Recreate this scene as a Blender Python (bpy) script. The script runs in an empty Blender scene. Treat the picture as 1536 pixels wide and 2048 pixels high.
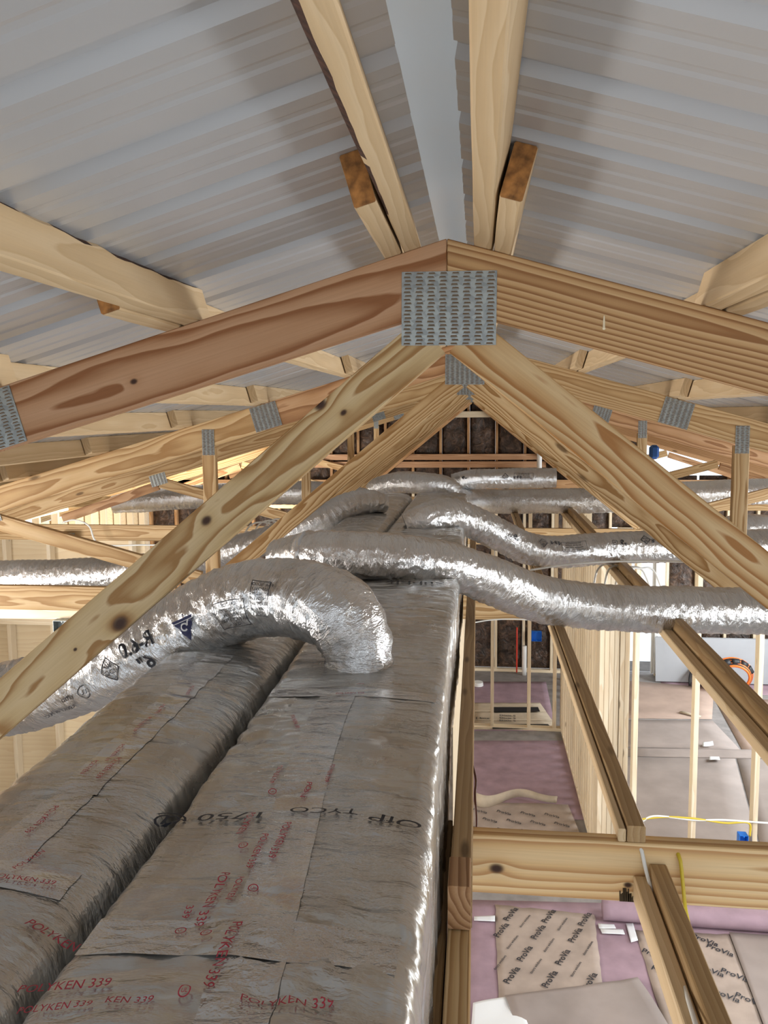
import bpy, bmesh, math, random
import numpy as np
from mathutils import Vector, Matrix, noise
random.seed(7)
S = bpy.context.scene
COL = S.collection
# ------------------------------------------------------------------ camera
H = 3.84                                   # camera height above the floor
F = 1580.0                                 # focal length in px of the 1536x2048 frame
PX, PY = 768.0, 980.0                      # principal point
v1 = Vector((187, 155, -F)).normalized()   # ridge direction (+Y) seen by the camera
u3 = 150.0
v3 = (F*F + 187*u3)/155.0
vz = Vector((-u3, v3, F)).normalized()
vx = v1.cross(vz).normalized()
vz = vx.cross(v1).normalized()
W2C = Matrix((vx, v1, vz)).transposed()    # columns: world axes in camera space
C2W = W2C.transposed()
cd = bpy.data.cameras.new('camera'); cam = bpy.data.objects.new('camera', cd); COL.objects.link(cam)
cam.matrix_world = Matrix.Translation((0, 0, H)) @ C2W.to_4x4()
cd.sensor_fit = 'AUTO'; cd.sensor_width = 36; cd.lens = F*36/2048
cd.shift_y = -(1024-PY)/2048; cd.clip_start = 0.02; cd.clip_end = 200
S.camera = cam
# ------------------------------------------------------------------ world, lights, exposure
S.view_settings.view_transform = 'Standard'; S.view_settings.look = 'None'
S.view_settings.gamma = 1; S.view_settings.use_curve_mapping = False
S.view_settings.exposure = -0.30
w = bpy.data.worlds.new('world'); S.world = w; w.use_nodes = True
bgn = w.node_tree.nodes['Background']
bgn.inputs['Color'].default_value = (0.86, 0.93, 1.0, 1); bgn.inputs['Strength'].default_value = 2.2

def area(name, loc, target, sx, sy, power, col=(1, 1, 1)):
    l = bpy.data.lights.new(name, 'AREA'); l.shape = 'RECTANGLE'; l.size = sx; l.size_y = sy
    l.energy = power; l.color = col
    o = bpy.data.objects.new(name, l); COL.objects.link(o); o.location = loc
    d = Vector(target)-Vector(loc); o.rotation_euler = d.to_track_quat('-Z', 'Y').to_euler()
    return o
area('window_light_right', (4.9, 3.4, 2.2), (0, 3.0, 4.1), 3.6, 0.8, 290, (0.93, 0.97, 1))
area('window_light_left', (-4.9, 3.0, 2.2), (0, 2.8, 4.1), 3.6, 0.8, 290, (1, 0.97, 0.94))
area('area_light_front', (0.6, -1.9, 3.0), (0.2, 3, 3.4), 2.6, 1.6, 9, (1, 0.97, 0.93))  # area light behind the camera, not set in any modelled window
area('window_light_far_right', (4.8, 9.2, 1.6), (1.0, 9.0, 1.0), 2.6, 1.6, 260, (0.9, 0.96, 1))
area('left_wall_fill', (-2.6, 8.2, 2.1), (-5, 10.5, 2.6), 1.2, 0.8, 170, (1, 0.95, 0.88))  # added fill, brightens the left wall; no lamp is modelled here
area('area_light_room', (2.4, 4.6, 2.6), (2.0, 6.6, 0), 1.2, 1.2, 55, (0.96, 0.98, 1))  # plain area light aimed down at the right room floor

# ------------------------------------------------------------------ helpers
def ray(px, py):
    return C2W @ Vector((px-PX, -(py-PY), -F))
def P(px, py, Y):
    d = ray(px, py); k = Y/d.y
    return Vector((d.x*k, Y, H+d.z*k))
def PZ(px, py, z=0.0):
    d = ray(px, py); k = (z-H)/d.z
    return Vector((d.x*k, d.y*k, z))
def mesh_obj(name, verts, faces, mat=None, parent=None, M=None, smooth=False, uvs=None, kind=None):
    me = bpy.data.meshes.new(name)
    me.from_pydata([tuple(v) for v in verts], [], faces); me.update()
    if mat: me.materials.append(mat)
    if smooth: me.polygons.foreach_set('use_smooth', [True]*len(me.polygons))
    if uvs is not None:
        ul = me.uv_layers.new(name='UVMap')
        idx = np.empty(len(me.loops), dtype=np.int32); me.loops.foreach_get('vertex_index', idx)
        ul.data.foreach_set('uv', np.asarray(uvs, dtype=np.float32)[idx].ravel())
    return link(name, me, parent, M, kind)
def link(name, me, parent=None, M=None, kind=None):
    o = bpy.data.objects.new(name, me); COL.objects.link(o)
    M = M if M is not None else Matrix.Identity(4)
    if parent is not None:
        base = root_loc(parent)
        o.parent = parent; o.matrix_local = base.inverted() @ M
    else:
        o.matrix_world = M
    WM[o.name] = M
    if kind: o['kind'] = kind
    return o
WM = {}
def root_loc(p): return WM[p.name]
def thing(name, label, cat, loc=(0, 0, 0), group=None, kind=None):
    o = bpy.data.objects.new(name, None); COL.objects.link(o); o.location = loc
    o.empty_display_size = 0.05
    WM[o.name] = Matrix.Translation(loc)
    if label: o['label'] = label
    if cat: o['category'] = cat
    if group: o['group'] = group
    if kind: o['kind'] = kind
    return o
def tag(o, label, cat, group=None, kind=None):
    o['label'] = label; o['category'] = cat
    if group: o['group'] = group
    if kind: o['kind'] = kind
    return o
BOX_CACHE = {}
def bevbox(L, t, wd, w2=None, t2=None, bev=0.0025):
    """box: x 0..L, y +-t/2, z +-w/2 with the long edges eased"""
    w2 = wd if w2 is None else w2; t2 = t if t2 is None else t2
    b = min(bev, t*0.2, wd*0.2)
    vs = []
    for (x, W, T) in ((0, wd, t), (L, w2, t2)):
        a, c = T/2, W/2
        for (y, z) in ((-a+b, -c), (a-b, -c), (a, -c+b), (a, c-b), (a-b, c), (-a+b, c), (-a, c-b), (-a, -c+b)):
            vs.append((x, y, z))
    fs = [tuple(range(7, -1, -1)), tuple(range(8, 16))]
    for i in range(8):
        j = (i+1) % 8; fs.append((i, j, 8+j, 8+i))
    return vs, fs
def frame(A, B, up):
    A = Vector(A); B = Vector(B); x = (B-A).normalized()
    z = Vector(up); z = (z - x*z.dot(x)).normalized(); y = z.cross(x)
    M = Matrix((x, y, z)).transposed().to_4x4(); M.translation = A
    return M, (B-A).length
def board(name, A, B, wd, t, mat, parent=None, up=(0, 0, 1), w2=None):
    """lumber from A to B; wd across (along up), t thick (perpendicular)"""
    M, L = frame(A, B, up)
    key = (round(L, 4), round(t, 4), round(wd, 4), None if w2 is None else round(w2, 4), mat.name)
    me = BOX_CACHE.get(key)
    if me is None:
        vs, fs = bevbox(L, t, wd, w2)
        me = bpy.data.meshes.new(name); me.from_pydata(vs, [], fs); me.update(); me.materials.append(mat)
        BOX_CACHE[key] = me
    return link(name, me, parent, M)
def rough_board(name, A, B, wd, t, mat, parent=None, up=(0, 0, 1), amp=0.002, wane=0.0, wane_rng=(0.3, 0.7), seed=0, corner=(1, 1)):
    """lumber with slightly wandering edges and, if wanted, a waney top edge"""
    M, L = frame(A, B, up); n = max(8, int(L/0.03)); vs = []; fs = []
    for i in range(n+1):
        x = L*i/n
        d = [noise.noise((x*3+seed*9, k*5.1, seed)) * amp for k in range(8)]
        wn = 0
        if wane > 0:
            u = x/L; a, b = wane_rng
            if a < u < b:
                wn = wane*(0.55+0.45*noise.noise((x*14, seed, 0)))*math.sin(math.pi*(u-a)/(b-a))**0.5
        a, c = t/2, wd/2; e = 0.003
        pts = [(-a+e, -c+d[0]), (a-e, -c+d[1]), (a+d[2], -c+e), (a+d[3]*.5, c-e-wn), (a-e-wn*.7, c), (-a+e, c), (-a+d[6], c-e), (-a+d[7], -c+e)]
        vs += [(x, y*corner[0], z*corner[1]) for y, z in pts]
    waney = []
    for i in range(n):
        for k in range(8):
            j = (k+1) % 8; fs.append((i*8+k, i*8+j, (i+1)*8+j, (i+1)*8+k))
            if k == 3 and wane > 0 and wane_rng[0] < i/n < wane_rng[1] and noise.noise((L*i/n*11, seed, 4)) > -0.25: waney.append(len(fs)-1)
    fs.append(tuple(range(7, -1, -1))); fs.append(tuple(range(n*8, n*8+8)))
    if corner[0]*corner[1] < 0: fs = [f[::-1] for f in fs]
    o = mesh_obj(name, vs, fs, mat, parent, M)
    if waney:
        o.data.materials.append(M_bark)
        for q in waney: o.data.polygons[q].material_index = 1
    return o
def box(name, c, s, mat, parent=None, bev=0.002, R=None, kind=None):
    x, y, z = [q/2 for q in s]
    bm = bmesh.new(); bmesh.ops.create_cube(bm, size=1)
    bmesh.ops.scale(bm, vec=s, verts=bm.verts)
    if bev: bmesh.ops.bevel(bm, geom=bm.edges[:], offset=min(bev, min(s)*.3), segments=1, affect='EDGES')
    me = bpy.data.meshes.new(name); bm.to_mesh(me); bm.free(); me.materials.append(mat)
    M = Matrix.Translation(c)
    if R is not None: M = M @ R.to_4x4()
    return link(name, me, parent, M, kind)
def catmull(pts, step):
    pts = [Vector(p) for p in pts]; P_ = [pts[0]*2-pts[1]] + pts + [pts[-1]*2-pts[-2]]
    dense = []
    for i in range(1, len(P_)-2):
        a, b, c, d = P_[i-1:i+3]
        n = max(4, int((c-b).length/step*2))
        for k in range(n):
            t = k/n
            dense.append(0.5*((2*b)+(c-a)*t+(2*a-5*b+4*c-d)*t*t+(3*b-a-3*c+d)*t**3))
    dense.append(pts[-1])
    cum = [0]
    for i in range(1, len(dense)): cum.append(cum[-1]+(dense[i]-dense[i-1]).length)
    n = max(2, int(cum[-1]/step)); out = []; j = 0
    for k in range(n+1):
        s = cum[-1]*k/n
        while j < len(cum)-2 and cum[j+1] < s: j += 1
        f = (s-cum[j])/max(1e-9, cum[j+1]-cum[j]); out.append(dense[j].lerp(dense[j+1], f))
    return out, cum[-1]
def tube(name, pts, r, mat, parent=None, seg=8, step=0.02, kind=None):
    c, L = catmull(pts, step); vs = []; fs = []
    t = (c[1]-c[0]).normalized(); n = t.orthogonal().normalized()
    for i, p in enumerate(c):
        t2 = (c[min(i+1, len(c)-1)]-c[max(i-1, 0)]).normalized()
        n = (n-t2*n.dot(t2)).normalized(); b = t2.cross(n)
        for k in range(seg):
            a = 2*math.pi*k/seg; vs.append(p+(n*math.cos(a)+b*math.sin(a))*r)
    m = len(c)
    for i in range(m-1):
        for k in range(seg):
            j = (k+1) % seg; fs.append((i*seg+k, i*seg+j, (i+1)*seg+j, (i+1)*seg+k))
    fs.append(tuple(range(seg-1, -1, -1))); fs.append(tuple(range((m-1)*seg, m*seg)))
    return mesh_obj(name, vs, fs, mat, parent, smooth=True, kind=kind)
TXT = {}
def text2d(s, size, align='CENTER', bold=0.0):
    key = (s, align, bold)
    if key not in TXT:
        cu = bpy.data.curves.new('t', 'FONT'); cu.body = s; cu.align_x = align; cu.align_y = 'CENTER'; cu.size = 1; cu.resolution_u = 3
        cu.offset = bold
        o = bpy.data.objects.new('t', cu); COL.objects.link(o)
        dg = bpy.context.evaluated_depsgraph_get(); me = bpy.data.meshes.new_from_object(o.evaluated_get(dg))
        bm = bmesh.new(); bm.from_mesh(me); bmesh.ops.triangulate(bm, faces=bm.faces)
        bmesh.ops.dissolve_limit(bm, angle_limit=0.001, verts=bm.verts, edges=bm.edges); bmesh.ops.triangulate(bm, faces=bm.faces)
        for _ in range(2):
            long = [e for e in bm.edges if e.calc_length() > 0.25]
            if long: bmesh.ops.subdivide_edges(bm, edges=long, cuts=1)
        bmesh.ops.triangulate(bm, faces=bm.faces)
        bm.verts.ensure_lookup_table()
        TXT[key] = ([(v.co.x, v.co.y) for v in bm.verts], [tuple(v.index for v in f.verts) for f in bm.faces])
        bm.free(); bpy.data.objects.remove(o); bpy.data.curves.remove(cu); bpy.data.meshes.remove(me)
    v, f = TXT[key]
    return [(x*size, y*size) for x, y in v], f
class Print:
    """lettering collected into one flat print, laid on a surface by fn(u, v)"""
    def __init__(s): s.v = []; s.f = []
    def add(s, verts, faces):
        o = len(s.v); s.v += verts; s.f += [tuple(i+o for i in f) for f in faces]
    def text(s, txt, size, u, v, rot=0, fn=None, sx=1.0, bold=0.0):
        vs, fs = text2d(txt, size, bold=bold); c, n = math.cos(rot), math.sin(rot)
        s.add([fn(u+x*sx*c-y*n, v+x*sx*n+y*c) for x, y in vs], fs)
    def poly(s, pts, fn, rot=0, u=0, v=0):
        c, n = math.cos(rot), math.sin(rot)
        s.add([fn(u+x*c-y*n, v+x*n+y*c) for x, y in pts], [tuple(range(len(pts)))])
    def stroke(s, pts, wd, fn, u=0, v=0, rot=0, closed=False):
        c, n = math.cos(rot), math.sin(rot)
        m = len(pts); rng = range(m if closed else m-1)
        for i in rng:
            (x0, y0), (x1, y1) = pts[i], pts[(i+1) % m]; L = math.hypot(x1-x0, y1-y0) or 1e-6
            nx, ny = -(y1-y0)/L*wd/2, (x1-x0)/L*wd/2; k = max(1, int(L/0.02))
            vs = []
            for j in range(k+1):
                t = j/k; x = x0+(x1-x0)*t; y = y0+(y1-y0)*t
                for q in (1, -1): vs.append((x+nx*q, y+ny*q))
            s.add([fn(u+x*c-y*n, v+x*n+y*c) for x, y in vs], [(2*j, 2*j+1, 2*j+3, 2*j+2) for j in range(k)])
    def build(s, name, mat, parent, M=None):
        return mesh_obj(name, s.v, s.f, mat, parent, M=M, kind='stuff' if ('lettering' in name or 'hand' in name or 'stain' in name) else None)
def circle(r, n=16, x=0, y=0): return [(x+r*math.cos(2*math.pi*i/n), y+r*math.sin(2*math.pi*i/n)) for i in range(n)]

# ------------------------------------------------------------------ materials
def newmat(name):
    m = bpy.data.materials.new(name); m.use_nodes = True; nt = m.node_tree
    return m, nt, nt.nodes['Principled BSDF']
def nd(nt, t, **kw):
    n = nt.nodes.new(t)
    for k, v in kw.items(): setattr(n, k, v)
    return n
def math_n(nt, op, a, b=None, c=None):
    n = nd(nt, 'ShaderNodeMath', operation=op)
    for i, q in enumerate((a, b, c)):
        if q is None: continue
        if isinstance(q, (int, float)): n.inputs[i].default_value = q
        else: nt.links.new(q, n.inputs[i])
    return n.outputs[0]
def ramp(nt, fac, stops, interp='LINEAR'):
    n = nd(nt, 'ShaderNodeValToRGB'); n.color_ramp.interpolation = interp; cr = n.color_ramp
    while len(cr.elements) < len(stops): cr.elements.new(0.5)
    for e, (p, c) in zip(cr.elements, stops): e.position = p; e.color = (*c, 1)
    nt.links.new(fac, n.inputs[0]); return n.outputs[0]
def noise_n(nt, vec, scale, detail=3, rough=0.5, dist=0.0):
    n = nd(nt, 'ShaderNodeTexNoise'); n.inputs['Scale'].default_value = scale
    n.inputs['Detail'].default_value = detail; n.inputs['Roughness'].default_value = rough
    n.inputs['Distortion'].default_value = dist
    if vec is not None: nt.links.new(vec, n.inputs['Vector'])
    return n.outputs['Fac']
def mapping(nt, vec, scale=(1, 1, 1), loc=(0, 0, 0), rot=(0, 0, 0)):
    n = nd(nt, 'ShaderNodeMapping'); n.inputs['Scale'].default_value = scale; n.inputs['Location'].default_value = loc
    n.inputs['Rotation'].default_value = rot
    nt.links.new(vec, n.inputs['Vector']); return n.outputs[0]
def mix(nt, fac, a, b, mode='MIX'):
    n = nd(nt, 'ShaderNodeMix', data_type='RGBA', blend_type=mode)
    for i, q in ((0, fac), (6, a), (7, b)):
        if isinstance(q, (int, float)): n.inputs[i].default_value = q
        elif isinstance(q, tuple): n.inputs[i].default_value = (*q, 1)
        else: nt.links.new(q, n.inputs[i])
    return n.outputs[2]
def bump(nt, bsdf, h, strength=0.3, dist=0.01):
    n = nd(nt, 'ShaderNodeBump'); n.inputs['Strength'].default_value = strength; n.inputs['Distance'].default_value = dist
    nt.links.new(h, n.inputs['Height']); nt.links.new(n.outputs[0], bsdf.inputs['Normal']); return n
def plain(name, col, rough=0.6, metal=0.0, spec=0.4, nscale=0, namt=0.15, bumps=0.0, emit=None):
    m, nt, b = newmat(name)
    b.inputs['Base Color'].default_value = (*col, 1); b.inputs['Roughness'].default_value = rough
    b.inputs['Metallic'].default_value = metal; b.inputs['Specular IOR Level'].default_value = spec
    if nscale:
        tc = nd(nt, 'ShaderNodeTexCoord'); f = noise_n(nt, tc.outputs['Object'], nscale, 4)
        lo = tuple(c*(1-namt) for c in col); hi = tuple(min(1, c*(1+namt)) for c in col)
        nt.links.new(ramp(nt, f, [(0.3, lo), (0.7, hi)]), b.inputs['Base Color'])
        if bumps: bump(nt, b, f, bumps, 0.004)
    return m
def wood(name, light, mid, dark, ring=0.012, contrast=1.0, wob=0.02, knots=(), rnd=0.10, fine=0.25, spots=True, rough=0.55):
    m, nt, b = newmat(name); b.inputs['Roughness'].default_value = rough; b.inputs['Specular IOR Level'].default_value = 0.25
    tc = nd(nt, 'ShaderNodeTexCoord'); oi = nd(nt, 'ShaderNodeObjectInfo')
    co = tc.outputs['Object']
    cmb = nd(nt, 'ShaderNodeCombineXYZ')
    nt.links.new(math_n(nt, 'MULTIPLY', oi.outputs['Random'], 37.0), cmb.inputs[0])
    nt.links.new(math_n(nt, 'MULTIPLY', oi.outputs['Random'], 0.09), cmb.inputs[1])
    nt.links.new(math_n(nt, 'MULTIPLY', oi.outputs['Random'], 0.05), cmb.inputs[2])
    va = nd(nt, 'ShaderNodeVectorMath', operation='ADD'); nt.links.new(co, va.inputs[0]); nt.links.new(cmb.outputs[0], va.inputs[1])
    off = va.outputs[0]
    warp = noise_n(nt, mapping(nt, off, (1.3, 7, 7)), 1.0, 2, 0.5)
    warp2 = noise_n(nt, mapping(nt, off, (6, 26, 26)), 1.0, 2, 0.5)
    sx = nd(nt, 'ShaderNodeSeparateXYZ'); nt.links.new(off, sx.inputs[0])
    yy = math_n(nt, 'ADD', sx.outputs[1], 0.035)
    zz = math_n(nt, 'ADD', sx.outputs[2], -0.03)
    r = math_n(nt, 'SQRT', math_n(nt, 'ADD', math_n(nt, 'MULTIPLY', yy, yy), math_n(nt, 'MULTIPLY', zz, zz)))
    r = math_n(nt, 'ADD', r, math_n(nt, 'MULTIPLY', math_n(nt, 'SUBTRACT', warp, 0.5), wob*3.2))
    r = math_n(nt, 'ADD', r, math_n(nt, 'MULTIPLY', math_n(nt, 'SUBTRACT', warp2, 0.5), wob*0.35))
    s2 = nd(nt, 'ShaderNodeSeparateXYZ'); nt.links.new(co, s2.inputs[0])
    kmask = None; kring = None
    for (kx, kz, kr) in knots:
        dx = math_n(nt, 'MULTIPLY', math_n(nt, 'SUBTRACT', s2.outputs[0], kx), 0.7)
        dz = math_n(nt, 'SUBTRACT', s2.outputs[2], kz)
        d2 = math_n(nt, 'ADD', math_n(nt, 'MULTIPLY', dx, dx), math_n(nt, 'MULTIPLY', dz, dz))
        g = math_n(nt, 'POWER', 2.718, math_n(nt, 'MULTIPLY', d2, -1.0/(2.2*kr)**2))
        r = math_n(nt, 'ADD', r, math_n(nt, 'MULTIPLY', g, 1.0*kr))
        k = math_n(nt, 'POWER', 2.718, math_n(nt, 'MULTIPLY', math_n(nt, 'POWER', math_n(nt, 'MULTIPLY', d2, 1.0/kr**2), 2.5), -1.0))
        kmask = k if kmask is None else math_n(nt, 'MAXIMUM', kmask, k)
    saw = math_n(nt, 'FRACT', math_n(nt, 'MULTIPLY', r, 1.0/ring))
    c = ramp(nt, saw, [(0.0, light), (0.45, mid), (0.80, tuple(a*(1-contrast)+b_*contrast for a, b_ in zip(light, dark))), (0.93, tuple(a*(1-contrast)+b_*contrast for a, b_ in zip(mid, dark))), (1.0, light)])
    fib = noise_n(nt, mapping(nt, off, (4, 260, 260)), 1.0, 3, 0.6)
    c = mix(nt, fine, c, ramp(nt, fib, [(0.3, (0.55, 0.5, 0.45)), (0.7, (1, 1, 1))]), 'MULTIPLY')
    big = noise_n(nt, mapping(nt, off, (0.9, 3, 3)), 1.0, 2)
    c = mix(nt, 0.35, c, ramp(nt, big, [(0.3, (0.72, 0.66, 0.58)), (0.75, (1, 1, 1))]), 'MULTIPLY')
    if spots:
        vo = nd(nt, 'ShaderNodeTexVoronoi'); vo.inputs['Scale'].default_value = 1.0
        nt.links.new(mapping(nt, off, (2.2, 9, 7)), vo.inputs['Vector'])
        c = mix(nt, ramp(nt, vo.outputs['Distance'], [(0.06, (0.85,)*3), (0.11, (0,)*3)]), c, tuple(x*0.35 for x in dark))
    hsv = nd(nt, 'ShaderNodeHueSaturation'); nt.links.new(c, hsv.inputs['Color'])
    nt.links.new(math_n(nt, 'ADD', math_n(nt, 'MULTIPLY', oi.outputs['Random'], rnd*2), 1-rnd), hsv.inputs['Value'])
    c = hsv.outputs[0]
    if kmask is not None: c = mix(nt, kmask, c, (0.045, 0.018, 0.009))
    nt.links.new(c, b.inputs['Base Color'])
    bump(nt, b, math_n(nt, 'ADD', math_n(nt, 'MULTIPLY', saw, 0.5), fib), 0.12, 0.002)
    return m
PINE_L, PINE_M, PINE_D = (0.66, 0.48, 0.27), (0.57, 0.385, 0.19), (0.34, 0.18, 0.06)
ORG_L, ORG_M, ORG_D = (0.55, 0.34, 0.19), (0.46, 0.26, 0.125), (0.27, 0.125, 0.05)
PALE_L, PALE_M, PALE_D = (0.72, 0.56, 0.36), (0.67, 0.50, 0.30), (0.54, 0.375, 0.20)
W_web = wood('yellow_pine', PINE_L, PINE_M, PINE_D, 0.013, 1.0, 0.03)
W_org = wood('orange_pine', ORG_L, ORG_M, ORG_D, 0.013, 0.9, 0.02)
W_pin = wood('pine', PINE_L, PINE_M, PINE_D, 0.011, 0.8, 0.016)
W_pur = wood('pale_pine', PALE_L, PALE_M, PALE_D, 0.016, 0.5, 0.025, fine=0.15, spots=False)
W_stud = wood('stud_spruce', (0.86, 0.76, 0.59), (0.82, 0.70, 0.51), (0.68, 0.52, 0.33), 0.012, 0.5, 0.015, fine=0.15)
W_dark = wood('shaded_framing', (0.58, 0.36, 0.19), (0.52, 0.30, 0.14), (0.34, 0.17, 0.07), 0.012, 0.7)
W_brace = wood('brown_pine', (0.50, 0.35, 0.19), (0.44, 0.29, 0.14), (0.30, 0.17, 0.07), 0.014, 0.5, fine=0.2)
W_end = plain('end_grain', (0.30, 0.13, 0.035), 0.8, nscale=60, namt=0.5, bumps=0.4)
M_bark = plain('bark', (0.055, 0.022, 0.012), 0.9, nscale=70, namt=0.7, bumps=0.8)
M_knot = plain('knot_wood', (0.05, 0.018, 0.008), 0.45, nscale=90, namt=0.5)
M_ply = wood('sheathing', (0.84, 0.71, 0.50), (0.82, 0.68, 0.46), (0.74, 0.57, 0.36), 0.05, 0.5, 0.05, fine=0.1, spots=False)

def foil(name, col, rough=0.25, cs=(70, 14), strength=0.8, warm=0.0, dusty=0.25, dist=0.006, big=0.5, mask=False):
    m, nt, b = newmat(name)
    uv = nd(nt, 'ShaderNodeTexCoord').outputs['UV']
    wr = noise_n(nt, mapping(nt, uv, (5, 5, 1)), 1.0, 2)
    cx = nd(nt, 'ShaderNodeCombineXYZ')
    for i in (0, 1): nt.links.new(math_n(nt, 'MULTIPLY', wr, 0.06), cx.inputs[i])
    va = nd(nt, 'ShaderNodeVectorMath', operation='ADD'); nt.links.new(uv, va.inputs[0]); nt.links.new(cx.outputs[0], va.inputs[1])
    u2 = va.outputs[0]
    n1 = noise_n(nt, mapping(nt, u2, (cs[0], cs[1], 1), rot=(0, 0, 0.12)), 1.0, 4, 0.62)
    rid = math_n(nt, 'ABSOLUTE', math_n(nt, 'SUBTRACT', n1, 0.5))
    vo = nd(nt, 'ShaderNodeTexVoronoi', feature='DISTANCE_TO_EDGE'); vo.inputs['Scale'].default_value = 1
    nt.links.new(mapping(nt, u2, (cs[0]*0.35, cs[1]*0.8, 1), rot=(0, 0, -0.2)), vo.inputs['Vector'])
    n3 = noise_n(nt, mapping(nt, u2, (9, 6, 1)), 1.0, 3)
    h = math_n(nt, 'ADD', math_n(nt, 'MULTIPLY', rid, -1.6), math_n(nt, 'MULTIPLY', math_n(nt, 'MINIMUM', vo.outputs['Distance'], 0.25), 1.3))
    h = math_n(nt, 'ADD', h, math_n(nt, 'MULTIPLY', n3, big))
    if mask:
        mk = ramp(nt, noise_n(nt, mapping(nt, uv, (4, 3.2, 1), loc=(7, 2, 0)), 1.0, 3, 0.6), [(0.42, (0.12,)*3), (0.66, (1, 1, 1))])
        h = math_n(nt, 'MULTIPLY', h, mk)
        h = math_n(nt, 'ADD', h, math_n(nt, 'MULTIPLY', noise_n(nt, mapping(nt, u2, (5, 13, 1), rot=(0, 0, 0.3)), 1.0, 2), 1.5))
    bump(nt, b, h, strength, dist)
    dn = noise_n(nt, mapping(nt, uv, (7, 4, 1), loc=(3, 1, 0)), 1.0, 5, 0.6)
    dk = tuple(c*k for c, k in zip(col, (0.84-warm*0.1, 0.80-warm*0.2, 0.76-warm*0.35)))
    c = ramp(nt, dn, [(0.42, col), (0.52, tuple((a*2+b_)/3 for a, b_ in zip(col, dk))), (0.66, dk)])
    nt.links.new(c, b.inputs['Base Color'])
    b.inputs['Metallic'].default_value = 0.78 if mask else 0.92
    rr = nd(nt, 'ShaderNodeMapRange'); nt.links.new(dn, rr.inputs[0])
    rr.inputs['From Min'].default_value = 0.3; rr.inputs['From Max'].default_value = 0.7
    rr.inputs['To Min'].default_value = rough; rr.inputs['To Max'].default_value = rough+dusty
    nt.links.new(rr.outputs[0], b.inputs['Roughness'])
    return m
M_flex = foil('flex_duct_foil', (0.70, 0.715, 0.73), 0.20, (110, 24), 0.9, dusty=0.08, dist=0.006)
M_wrap = foil('duct_wrap_foil', (0.60, 0.61, 0.61), 0.20, (16, 40), 0.55, warm=0.25, dusty=0.10, dist=0.014, big=0.3, mask=True)
M_tape = foil('foil_tape', (0.66, 0.67, 0.68), 0.14, (24, 40), 0.7, warm=0.05, dusty=0.06, dist=0.012, big=0.3, mask=True)
M_red = plain('red_print', (0.38, 0.03, 0.055), 0.5)
M_black = plain('black_print', (0.02, 0.022, 0.03), 0.5)
M_navy = plain('navy_print', (0.03, 0.035, 0.10), 0.5)
M_plate, nt, b = newmat('galvanised_steel')
b.inputs['Metallic'].default_value = 0.75; b.inputs['Roughness'].default_value = 0.42
tc = nd(nt, 'ShaderNodeTexCoord'); vo = nd(nt, 'ShaderNodeTexVoronoi'); vo.inputs['Scale'].default_value = 90
nt.links.new(tc.outputs['Object'], vo.inputs['Vector'])
nt.links.new(ramp(nt, vo.outputs['Color'], [(0.2, (0.22, 0.235, 0.235)), (0.8, (0.31, 0.33, 0.32))]), b.inputs['Base Color'])
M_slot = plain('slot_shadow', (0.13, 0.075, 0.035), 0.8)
M_lip = plain('plate_tooth', (0.62, 0.62, 0.58), 0.3, 0.8)
M_roof, nt, b = newmat('roof_metal')
tc = nd(nt, 'ShaderNodeTexCoord'); f = noise_n(nt, mapping(nt, tc.outputs['Object'], (0.7, 3, 1)), 1, 3)
nt.links.new(ramp(nt, f, [(0.3, (0.49, 0.50, 0.52)), (0.7, (0.55, 0.56, 0.575))]), b.inputs['Base Color'])
b.inputs['Roughness'].default_value = 0.33; b.inputs['Specular IOR Level'].default_value = 0.7; b.inputs['Metallic'].default_value = 0.25
M_cap = plain('ridge_metal', (0.86, 0.90, 0.91), 0.45)
M_rosin = plain('rosin_paper', (0.33, 0.225, 0.265), 0.75, nscale=6, namt=0.16, bumps=0.2)
M_kraft = plain('kraft_board', (0.30, 0.25, 0.225), 0.8, nscale=3, namt=0.14, bumps=0.15)
M_kraft2 = plain('printed_kraft_paper', (0.37, 0.295, 0.245), 0.8, nscale=5, namt=0.16, bumps=0.2)
M_kraft3 = plain('warm_kraft_board', (0.40, 0.295, 0.24), 0.8, nscale=3, namt=0.14)
M_board = plain('cardboard', (0.52, 0.43, 0.32), 0.85, nscale=8, namt=0.12)
M_white = plain('white_paper_face', (0.75, 0.76, 0.76), 0.7)
M_dry = plain('drywall', (0.36, 0.37, 0.39), 0.8, nscale=4, namt=0.04)
M_conc = plain('subfloor', (0.25, 0.23, 0.22), 0.85, nscale=7, namt=0.2, bumps=0.2)
M_whitec = plain('white_cable', (0.78, 0.78, 0.74), 0.4)
M_yel = plain('yellow_cable', (0.62, 0.47, 0.04), 0.4)
M_brown = plain('brown_cable', (0.09, 0.03, 0.02), 0.4)
M_blue = plain('blue_plastic', (0.01, 0.16, 0.62), 0.35)
M_bluedk = plain('dark_blue_plastic', (0.01, 0.06, 0.22), 0.4)
M_orange = plain('orange_rubber', (0.85, 0.18, 0.03), 0.45)
M_rubber = plain('black_rubber', (0.02, 0.02, 0.022), 0.5)
M_pvc = plain('white_pvc', (0.85, 0.85, 0.83), 0.35)
M_redpex = plain('red_pex', (0.62, 0.05, 0.03), 0.35)
M_tapew = plain('white_tape', (0.72, 0.73, 0.74), 0.5)
M_stain = plain('weather_stain', (0.07, 0.045, 0.02), 0.85)
M_wrapw = plain('house_wrap', (0.78, 0.84, 0.88), 0.6)
M_insul, nt, b = newmat('brown_insulation')
tc = nd(nt, 'ShaderNodeTexCoord'); f = noise_n(nt, tc.outputs['Object'], 9, 5, 0.65, 1.2)
nt.links.new(ramp(nt, f, [(0.35, (0.016, 0.009, 0.006)), (0.55, (0.075, 0.042, 0.026)), (0.72, (0.20, 0.12, 0.075))]), b.inputs['Base Color'])
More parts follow.
